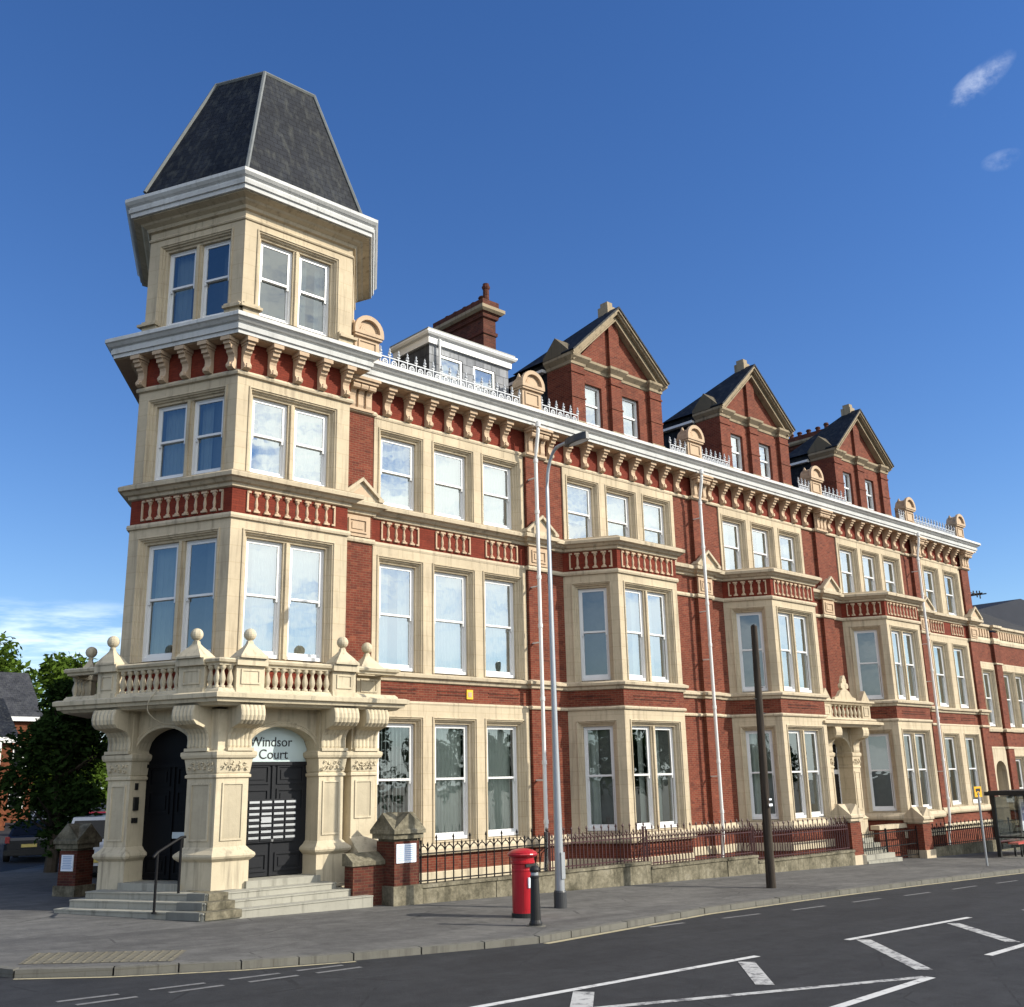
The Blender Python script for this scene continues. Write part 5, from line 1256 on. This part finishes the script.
LX, LY = 15.55, -4.4; g = zg(LX, LY)
sl = Thing('street_lamp', 'tall grey tapered street lamp with a curved arm over the road', 'street lamp', (LX, LY, g))
mb = MB(); mb.lathe((LX, LY, g), [(.13, -.02), (.13, .30), (.115, .33)], 20); sl.part('base', mb, 'galvdark')
mb = MB(); pts = [(LX, LY, g + .3), (LX, LY, 4), (LX, LY, 9.2)] + [(LX, LY - .40 * (1 - math.cos(a)) - .0, 9.2 + .88 * math.sin(a)) for a in [math.pi / 2 * k / 8 for k in range(1, 9)]] + [(LX, LY - .80, 10.12)]
mb.tube(pts, .1, 14, 0, [.098, .062, .040] + [.036] * 8 + [.033]); sl.part('column', mb, 'galv', smooth=True)
mb = MB(); f = Fr((LX, LY - .62), (LX, LY - 1.35)); 
out = [(0, .05), (.12, .10), (.35, .125), (.55, .11), (.65, .05), (.65, -.05), (.55, -.11), (.35, -.125), (.12, -.10), (0, -.05)]
lo = [f.p(u, d, 10.0 + .04 * u) for u, d in out]; hi = [f.p(u * .96 + .01, d * .7, 10.17 + .03 * u) for u, d in out]
mb.grid([lo, hi], 0, True); mb.poly(list(reversed(lo))); mb.poly(hi); lh = sl.part('lantern', mb, 'galvdark')
mb = MB(); mb.poly([f.p(u * .8 + .12, d * .75, 9.996 + .04 * u) for u, d in out]); sl.part('lens', mb, 'paper', lh)
mb = MB(); mb.box(LX - .05, LX + .05, LY - .118, LY - .09, g + .55, g + 1.05); sl.part('access_door', mb, 'galv')

TX, TY = 22.39, -4.69; g = zg(TX, TY)
tp = Thing('utility_pole', 'dark weathered timber pole leaning slightly on the pavement before the second bay', 'pole', (TX, TY, g))
mb = MB(); mb.tube([(TX, TY, g - .1), (TX + .06, TY, 2.5), (TX + .12, TY, 4.6), (TX + .17, TY, 6.70)], .15, 14, 0, [.118, .104, .092, .082]); tp.part('shaft', mb, 'timber', smooth=True)
mb = MB(); mb.lathe((TX + .17, TY, 6.69), [(.082, 0), (.05, .05), (0, .06)], 12); tp.part('cap', mb, 'black')
mb = MB(); f = Fr((TX - .13, TY - .16), (TX + .13, TY - .16)); mb.fbox(f, .10, .20, .0, .012, 2.42, 2.46); mb.fbox(f, .08, .22, .0, .012, 2.28, 2.34); tp.part('number_tag', mb, 'paper')
for z, s in ((4.85, -1), (5.15, 1), (4.5, 1)):
    mb = MB(); mb.tube([(TX + .1, TY, z), (TX + .1 + s * .22, TY - .02, z + .01)], .014, 5); tp.part('step_iron', mb, 'black')

BX, BY = 33.86, -4.82; g = zg(BX, BY)
bs = Thing('bus_stop_sign', 'yellow bus stop flag on a thin grey pole at the kerb, before the shelter', 'bus stop sign', (BX, BY, g))
mb = MB(); mb.tube([(BX, BY, g), (BX + .02, BY, 2.35)], .035, 10); bs.part('pole', mb, 'galv')
f = Fr((BX + .02, BY), (BX + .26, BY - .24))
f = Fr((BX - .14, BY + .04), (BX + .18, BY - .04))
mb = MB(); mb.fbox(f, 0, .33, -.012, .012, 2.20, 2.52); fl = bs.part('flag', mb, 'yellow')
mb = MB(); mb.fbox(f, .06, .27, .012, .016, 2.38, 2.46); mb.fbox(f, .07, .11, .012, .016, 2.355, 2.385); mb.fbox(f, .21, .25, .012, .016, 2.355, 2.385); mb.fbox(f, .10, .23, .012, .016, 2.27, 2.30); bs.part('bus_symbol', mb, 'lettering', fl)

SX, SX2, SY0, SY1 = 38.6, 42.8, -4.35, -3.2
sh = Thing('bus_shelter', 'black framed glazed bus shelter with a red bench at the right edge', 'bus shelter', (40.5, -3.7, 0))
def sg(x): return zg(x, -2.5)
for x in (SX, 40.55, SX2):
    for y in ((SY0, SY1) if x != 40.55 else (SY1,)):
        mb = MB(); mb.box(x - .06, x + .06, y - .06, y + .06, sg(x) - .1, 2.14); sh.part('post', mb, 'black')
mb = MB(); mb.box(SX - .3, SX2 + .3, SY0 - .25, SY1 + .15, 2.14, 2.27); mb.box(SX - .2, SX2 + .2, SY0 - .15, SY1 + .05, 2.27, 2.30); sh.part('roof', mb, 'black')
for a, b in ((SX + .06, 40.49), (40.61, SX2 - .06)):
    mb = MB(); mb.box(a, b, SY1 - .008, SY1 + .008, .30, 2.1); p_ = sh.part('glass_panel', mb, 'shelterglass')
    mb = MB(); mb.box(a, b, SY1 - .03, SY1 + .03, .72, .78); sh.part('mid_rail', mb, 'black')
mb = MB(); mb.box(SX - .008, SX + .008, SY0 + .06, SY1 - .06, .3, 2.1); sh.part('glass_panel', mb, 'shelterglass')
mb = MB(); mb.box(SX - .02, SX + .02, SY0 + .06, SY1 - .06, .70, .76); sh.part('mid_rail', mb, 'black')
mb = MB(); mb.box(39.0, 42.4, -3.72, -3.36, .47, .53); bn = sh.part('bench', mb, 'benchred')
for x in (39.35, 40.7, 42.05):
    mb = MB(); mb.box(x - .03, x + .03, -3.68, -3.62, -.15, .47); mb.box(x - .03, x + .03, -3.46, -3.40, -.15, .47); mb.box(x - .03, x + .03, -3.68, -3.40, .41, .47); sh.part('leg', mb, 'black', bn)
mb = MB(); mb.box(40.70, 41.8, SY1 - .06, SY1 - .02, .85, 1.95); ps = sh.part('poster_case', mb, 'paper')
mb = MB()
for x0, x1, z0, z1 in ((40.8, 41.2, 1.55, 1.85), (41.25, 41.7, 1.62, 1.85), (40.8, 41.7, 1.2, 1.46), (40.8, 41.3, .95, 1.12), (41.4, 41.7, .95, 1.12)): mb.box(x0, x1, SY1 - .066, SY1 - .06, z0, z1)
sh.part('printed_panels', mb, 'noticeink', ps)

hr = Thing('handrail', 'slim black handrail on two posts up the left porch steps', 'handrail', (8.75, -.87, .87))
a, b = Vector((8.74, -.86, .87)), Vector((9.28, -.60, 1.13)); a, b = Vector((8.72, -.90, .84)), Vector((9.30, -.62, 1.10))
for p, h in ((a, 1.05), (b, 1.02)):
    mb = MB(); mb.tube([p, p + Vector((0, 0, h))], .026, 8); mb.lathe((p.x, p.y, p.z), [(.05, 0), (.05, .02), (.03, .03)], 8); hr.part('post', mb, 'iron')
mb = MB(); mb.tube([a + Vector((-.1, -.05, .97)), a + Vector((0, 0, 1.05)), b + Vector((0, 0, 1.02)), b + Vector((.1, .05, 1.02))], .026, 8); hr.part('rail', mb, 'iron')

# ------------------------------------------------------------------ side street: cars, tree, houses, far trees
def car(label, paint, x, y, head, L=3.7, Wd=1.55, H=1.28, van=False, group='cars parked in the side street'):
    z = zg(x, y) - .1; t = Thing('parked_van' if van else 'parked_car', label, 'van' if van else 'car', (x, y, z), group)
    ca, sa = math.cos(head), math.sin(head)
    def P(l, w, h): return (x + ca * l - sa * w, y + sa * l + ca * w, z + h)
    hw = Wd / 2
    if van: prof = [(-.50, .30, .92), (-.49, .75, 1.0), (-.47, .90, .98), (-.46, 1.0, .86), (-.40, 1.0, .84), (.18, 1.0, .84), (.30, .95, .86), (.40, .62, .92), (.49, .52, .92), (.50, .28, .90)]
    ring_h = [.18, .30, .52, .60, .64]
    body = MB(); secs = []
    ls = [-.50, -.485, -.44, -.3, -.1, .1, .3, .42, .475, .50]; tp_ = [.62, .70, .74, .74, .73, .72, .68, .62, .56, .48] if not van else [.66, .72, .76, .76, .76, .76, .72, .66, .58, .5]
    ws = [.84, .95, 1, 1, 1, 1, 1, .97, .9, .78]
    for l, tz_, w in zip(ls, tp_, ws):
        T = tz_ * H / 1.0 * .86
        secs.append([P(l * L, s * hw * w * k, h) for s, k, h in ((-1, .82, .16 * H), (-1, .98, .24 * H), (-1, 1.0, .45 * H), (-1, .96, T * .9), (-1, .86, T), (1, .86, T), (1, .96, T * .9), (1, 1.0, .45 * H), (1, .98, .24 * H), (1, .82, .16 * H))])
    body.grid(secs, 0, True); body.poly(list(reversed(secs[0]))); body.poly(secs[-1]); t.part('body', body, paint, smooth=False)
    cb_ = MB(); r0, r1 = (-.485, -.40) if van else (-.46, -.30); f0, f1 = (.30, .14) if not van else (.38, .22)
    base = [P(a * L, s * hw * .88, .60 * H) for a, s in ((r0, -1), (f0, -1), (f0, 1), (r0, 1))]; topc = [P(a * L, s * hw * .70, 1.0 * H) for a, s in ((r1, -1), (f1, -1), (f1, 1), (r1, 1))]
    cb_.grid([base, topc], 0, True); cb_.poly(topc); 
    cab = t.part('cabin', cb_, paint)
    def wnd(i, j, e0=.10, e1=.90, z0=.14, z1=.86):
        q = MB(); b0, b1, t0, t1 = (Vector(k) for k in (base[i], base[j], topc[i], topc[j]))
        def m(s, h): return (b0.lerp(b1, s)).lerp(t0.lerp(t1, s), h)
        nrm = (b1 - b0).cross(t0 - b0).normalized() * .012
        q.poly([m(e0, z0) + nrm, m(e1, z0) + nrm, m(e1, z1) + nrm, m(e0, z1) + nrm]); t.part('window', q, 'carglass')
    wnd(3, 0, .06, .94); wnd(1, 2, .06, .94); wnd(0, 1, .14, .48); wnd(0, 1, .52, .90); wnd(2, 3, .10, .48); wnd(2, 3, .52, .86)
    for l in (-.31, .31):
        for s in (-1, 1):
            w_ = MB(); c = P(l * L, s * hw * .93, .27); n_ = 14; rr = [(.27, -.09), (.27, .07), (.23, .09), (.17, .09)]
            rings = [[(c[0] + ca * r * math.cos(2 * math.pi * k / n_) - sa * s * o, c[1] + sa * r * math.cos(2 * math.pi * k / n_) + ca * s * o, c[2] + r * math.sin(2 * math.pi * k / n_)) for k in range(n_)] for r, o in rr]
            w_.grid(rings, 0, True); w_.poly(rings[0]); wo_ = t.part('wheel', w_, 'rubber')
            h_ = MB(); h_.poly(rings[-1]); h_.v = [(v[0] + sa * s * .008, v[1] - ca * s * .008, v[2]) for v in h_.v]; t.part('rim', h_, 'chrome', wo_)
    fr_ = Fr(P(-.505 * L, hw, 0)[:2], P(-.505 * L, -hw, 0)[:2])
    for a_, b_ in ((.06, .20), (Wd - .20, Wd - .06)):
        m_ = MB(); m_.fbox(fr_, a_, b_, -.12, .012, z + .62, z + .82); t.part('tail_lamp', m_, 'lamp')
    m_ = MB(); m_.fbox(fr_, hw - .24, hw + .24, -.05, .016, z + .48, z + .58); t.part('number_plate', m_, 'plate')
    m_ = MB(); m_.fbox(fr_, .05, Wd - .05, -.2, .03, z + .24, z + .40); t.part('bumper', m_, 'black')
    return t
HD = math.atan2(.9063, .4226)
car('black estate car with a pale number plate, parked left of the small street tree', 'carblack', 13.35, 18.9, HD, 3.7, 1.6, 1.30)
car('white van parked behind the shaded gate pier, its roof just above the cap', 'carwhite', 12.0, 10.2, HD, 3.6, 1.55, 1.62, True)
car('dark blue car at the left edge, on the far side of the side street', 'carblue', 12.2, 27.0, HD, 3.6, 1.5, 1.25)
car('maroon car parked beyond the white van', 'carred', 20.9, 32.5, HD, 3.5, 1.5, 1.25)
car('silver hatchback parked beyond the black estate car', 'carsilver', 20.4, 38.0, HD, 3.5, 1.5, 1.28)
car('silver car parked farthest up the side street', 'carsilver', 24.5, 45.0, HD, 3.6, 1.5, 1.26)

def crown(mb, c, r, n_, size, rs, m=0, blobs=9, sq=1.0):
    rnd = random.Random(rs); bl = []
    for k in range(blobs):
        a = rnd.uniform(0, 6.28); e = math.asin(rnd.uniform(-.75, 1)); rr = rnd.uniform(.35, .72)
        bl.append((c[0] + r * rr * math.cos(a) * math.cos(e), c[1] + r * rr * math.sin(a) * math.cos(e), c[2] + r * sq * rr * math.sin(e), r * rnd.uniform(.30, .52)))
    bl.append((*c, r * .5))
    for k in range(n_):
        b = rnd.choice(bl); v = Vector((rnd.gauss(0, 1), rnd.gauss(0, 1), rnd.gauss(0, 1))).normalized() * b[3] * rnd.random() ** .33 * rnd.uniform(.8, 1.15)
        p = Vector(b[:3]) + Vector((v.x, v.y, v.z * sq))
        d1 = Vector((rnd.gauss(0, 1), rnd.gauss(0, 1), rnd.gauss(0, .6))).normalized(); d2 = d1.cross(Vector((rnd.gauss(0, 1), rnd.gauss(0, 1), rnd.gauss(0, 1)))).normalized()
        s = size * rnd.uniform(.6, 1.35)
        mb.poly([p - d1 * s, p + d2 * s * .45, p + d1 * s, p - d2 * s * .45], m)
def tree(label, x, y, h, r, mat, n_, size, rs, trunk=.12, sq=1.0, group='trees beyond the porch'):
    g = zg(x, y); t = Thing('tree', label, 'tree', (x, y, g), group); cz = g + h - r * sq
    mb = MB(); mb.tube([(x, y, g - .1), (x + .04, y, g + (h - 2 * r * sq) * .6), (x - .03, y + .05, cz), (x, y, cz + r * sq * .5)], trunk, 9, 0, [trunk * 1.25, trunk, trunk * .7, trunk * .25])
    rnd = random.Random(rs)
    for k in range(8):
        a = rnd.uniform(0, 6.28); z0 = cz - r * sq * rnd.uniform(-.1, .8); e = (x + r * .7 * math.cos(a), y + r * .7 * math.sin(a), z0 + r * rnd.uniform(.3, .8))
        mb.tube([(x, y, z0), ((x + e[0]) / 2, (y + e[1]) / 2, z0 + (e[2] - z0) * .4), e], .03, 5, 0, [trunk * .45, trunk * .3, trunk * .1])
    t.part('trunk', mb, 'bark')
    mb = MB(); crown(mb, (x, y, cz), r, n_, size, rs, 0, 14, sq); t.part('crown', mb, mat)
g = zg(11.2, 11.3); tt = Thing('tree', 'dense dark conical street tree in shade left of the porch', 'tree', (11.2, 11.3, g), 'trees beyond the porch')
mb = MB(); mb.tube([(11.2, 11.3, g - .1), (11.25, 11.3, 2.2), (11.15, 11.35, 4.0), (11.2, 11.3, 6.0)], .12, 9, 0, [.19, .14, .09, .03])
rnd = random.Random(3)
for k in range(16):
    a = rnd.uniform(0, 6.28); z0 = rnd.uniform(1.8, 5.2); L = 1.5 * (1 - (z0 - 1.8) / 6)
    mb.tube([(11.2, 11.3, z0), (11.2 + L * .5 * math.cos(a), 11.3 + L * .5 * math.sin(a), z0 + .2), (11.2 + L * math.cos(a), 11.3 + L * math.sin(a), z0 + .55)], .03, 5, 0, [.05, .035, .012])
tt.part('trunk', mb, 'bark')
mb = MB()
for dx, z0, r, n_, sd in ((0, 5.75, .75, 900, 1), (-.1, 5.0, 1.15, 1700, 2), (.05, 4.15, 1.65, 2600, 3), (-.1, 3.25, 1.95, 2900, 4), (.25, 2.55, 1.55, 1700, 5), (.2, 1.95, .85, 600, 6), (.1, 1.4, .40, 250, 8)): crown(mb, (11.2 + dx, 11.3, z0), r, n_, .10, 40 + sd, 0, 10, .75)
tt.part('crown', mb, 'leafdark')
tree('bright green round tree behind the house roof at the left edge', 27.5, 72, 15.3, 5.2, 'leafsun', 5200, .34, 7, .35, .95, 'bright round trees behind the roofs')
tree('bright green round tree rising behind the small dark street tree', 37.5, 82, 16.0, 5.0, 'leafsun', 5200, .34, 8, .35, .95, 'bright round trees behind the roofs')
tree('broad green tree filling the end of the side street', 31.5, 64, 8.0, 3.7, 'leafsun', 4200, .26, 9, .3, .9)
tree('lower green tree beside the porch column, over the parked cars', 25.2, 50, 6.4, 2.7, 'leafsun', 3200, .22, 10, .22, .9)
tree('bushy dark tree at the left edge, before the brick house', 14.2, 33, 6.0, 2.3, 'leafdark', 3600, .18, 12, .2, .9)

def house(label, x0, x1, y0, y1, ze, zr, wall, roof, seed, chim=(), trim='white', gable=None, rows=2):
    zb = zg((x0 + x1) / 2, y0) - .1; t = Thing('brick_house', label, 'house', ((x0 + x1) / 2, (y0 + y1) / 2, zb), 'houses up the side street')
    mb = MB(); mb.box(x0, x1, y0, y1, zb - .5, ze); t.part('wall', mb, wall)
    mb = MB(); ym = (y0 + y1) / 2; o = .3
    mb.poly([(x0 - o, y0 - o, ze - .1), (x1 + o, y0 - o, ze - .1), (x1 + o, ym, zr), (x0 - o, ym, zr)]); mb.poly([(x1 + o, y1 + o, ze - .1), (x0 - o, y1 + o, ze - .1), (x0 - o, ym, zr), (x1 + o, ym, zr)])
    for x in (x0, x1): mb.poly([(x, y0, ze), (x, y1, ze), (x, ym, zr - .1)])
    ro = t.part('roof', mb, roof)
    mb = MB(); mb.box(x0 - o, x1 + o, y0 - o - .08, y0 - o + .03, ze - .32, ze - .02); t.part('eaves_board', mb, trim)
    for c in chim:
        m_ = MB(); m_.box(c - .55, c + .55, ym - .4, ym + .4, zr - 1.0, zr + .9); m_.box(c - .65, c + .65, ym - .5, ym + .5, zr + .75, zr + .95); ch = t.part('chimney', m_, 'brickorange', ro)
    n_ = int((x1 - x0) / 2.0); sp = (x1 - x0) / n_
    for k in range(n_):
        for rI in range(rows):
            zc = zb + .8 + rI * 2.7; xc = x0 + sp * (k + .5); m_ = MB(); m_.box(xc - .5, xc + .5, y0 - .06, y0 + .02, zc, zc + 1.5); w = t.part('window', m_, 'white')
            m_ = MB(); m_.box(xc - .42, xc + .42, y0 - .075, y0 - .06, zc + .08, zc + .70); m_.box(xc - .42, xc + .42, y0 - .075, y0 - .06, zc + .78, zc + 1.42); t.part('pane', m_, 'carglass', w)
    if gable:
        gx0, gx1 = gable; m_ = MB(); f = Fr((0, y0 - .7), (1, y0 - .7)); zt = ze + (gx1 - gx0) * .5
        m_.slab(f, [(gx0, zb - .4), (gx1, zb - .4), (gx1, ze - .4), ((gx0 + gx1) / 2, zt - .5), (gx0, ze - .4)], -.75, 0); gw_ = t.part('bay_gable', m_, wall)
        for s, e in ((gx0 - .25, -1), (gx1 + .25, 1)):
            m_ = MB(); o_ = [(s, ze - .75), ((gx0 + gx1) / 2, zt - .55), ((gx0 + gx1) / 2, zt - .15), (s, ze - .30)]; m_.slab(f, o_ if e < 0 else o_[::-1], -1.2, .12); t.part('barge_board', m_, trim, gw_)
        for rI in range(rows):
            m_ = MB(); xc = (gx0 + gx1) / 2; zc = zb + .8 + rI * 2.7; m_.box(xc - .9, xc + .9, y0 - .78, y0 - .69, zc, zc + 1.5); t.part('window', m_, 'white', gw_)
house('red brick house with a white barge board and slate roof at the far left', 9.5, 20.5, 45, 52, 6.1, 8.6, 'brickorange', 'slate', 1, (12.5, 19.6), 'white', (15.6, 19.4))
house('grey roofed brick house behind the white gabled one at the far left', 12, 26.5, 59, 67, 8.2, 11.7, 'brickorange', 'slatedark', 2, (22.3,))

# the tree belt across the road, behind the camera: only its reflection in the windows shows
tb = MB(); rnd = random.Random(21)
spots_ = [(-22 + k * 4.9, -50) for k in range(27)] + [(-46, -44 + k * 5.5) for k in range(9)]
for k, (x, y) in enumerate(spots_):
    x += rnd.uniform(-1.5, 1.5); y += rnd.uniform(-3, 3); r = rnd.uniform(2.9, 4.6)
    crown(tb, (x, y, r * rnd.uniform(.95, 1.25)), r, 1000, .40, 100 + k, 0, 10, 1.05)
single('tree_belt', tb, 'leafdark', 'dark belt of trees across the road, mirrored in the ground floor windows', 'tree belt', (30, -46, 0), kind='stuff')

fb = MB(); rnd = random.Random(31)
for k in range(20):
    x = 22 + k * 3.4 + rnd.uniform(-1, 1); y = 92 - k * .6 + rnd.uniform(-3, 3); r = rnd.uniform(2.6, 4.2)
    crown(fb, (x, y, zg(x, 60) + r * rnd.uniform(.75, 1.05)), r, 800, .42, 300 + k, 0, 8, 1.0)
single('far_trees', fb, 'leafsun', 'far belt of green trees closing the end of the side street', 'tree belt', (50, 88, 0), kind='stuff')

# ------------------------------------------------------------------ survey units to metres
for o in TOP:
    o.location = o.location * S; o.scale = o.scale * S
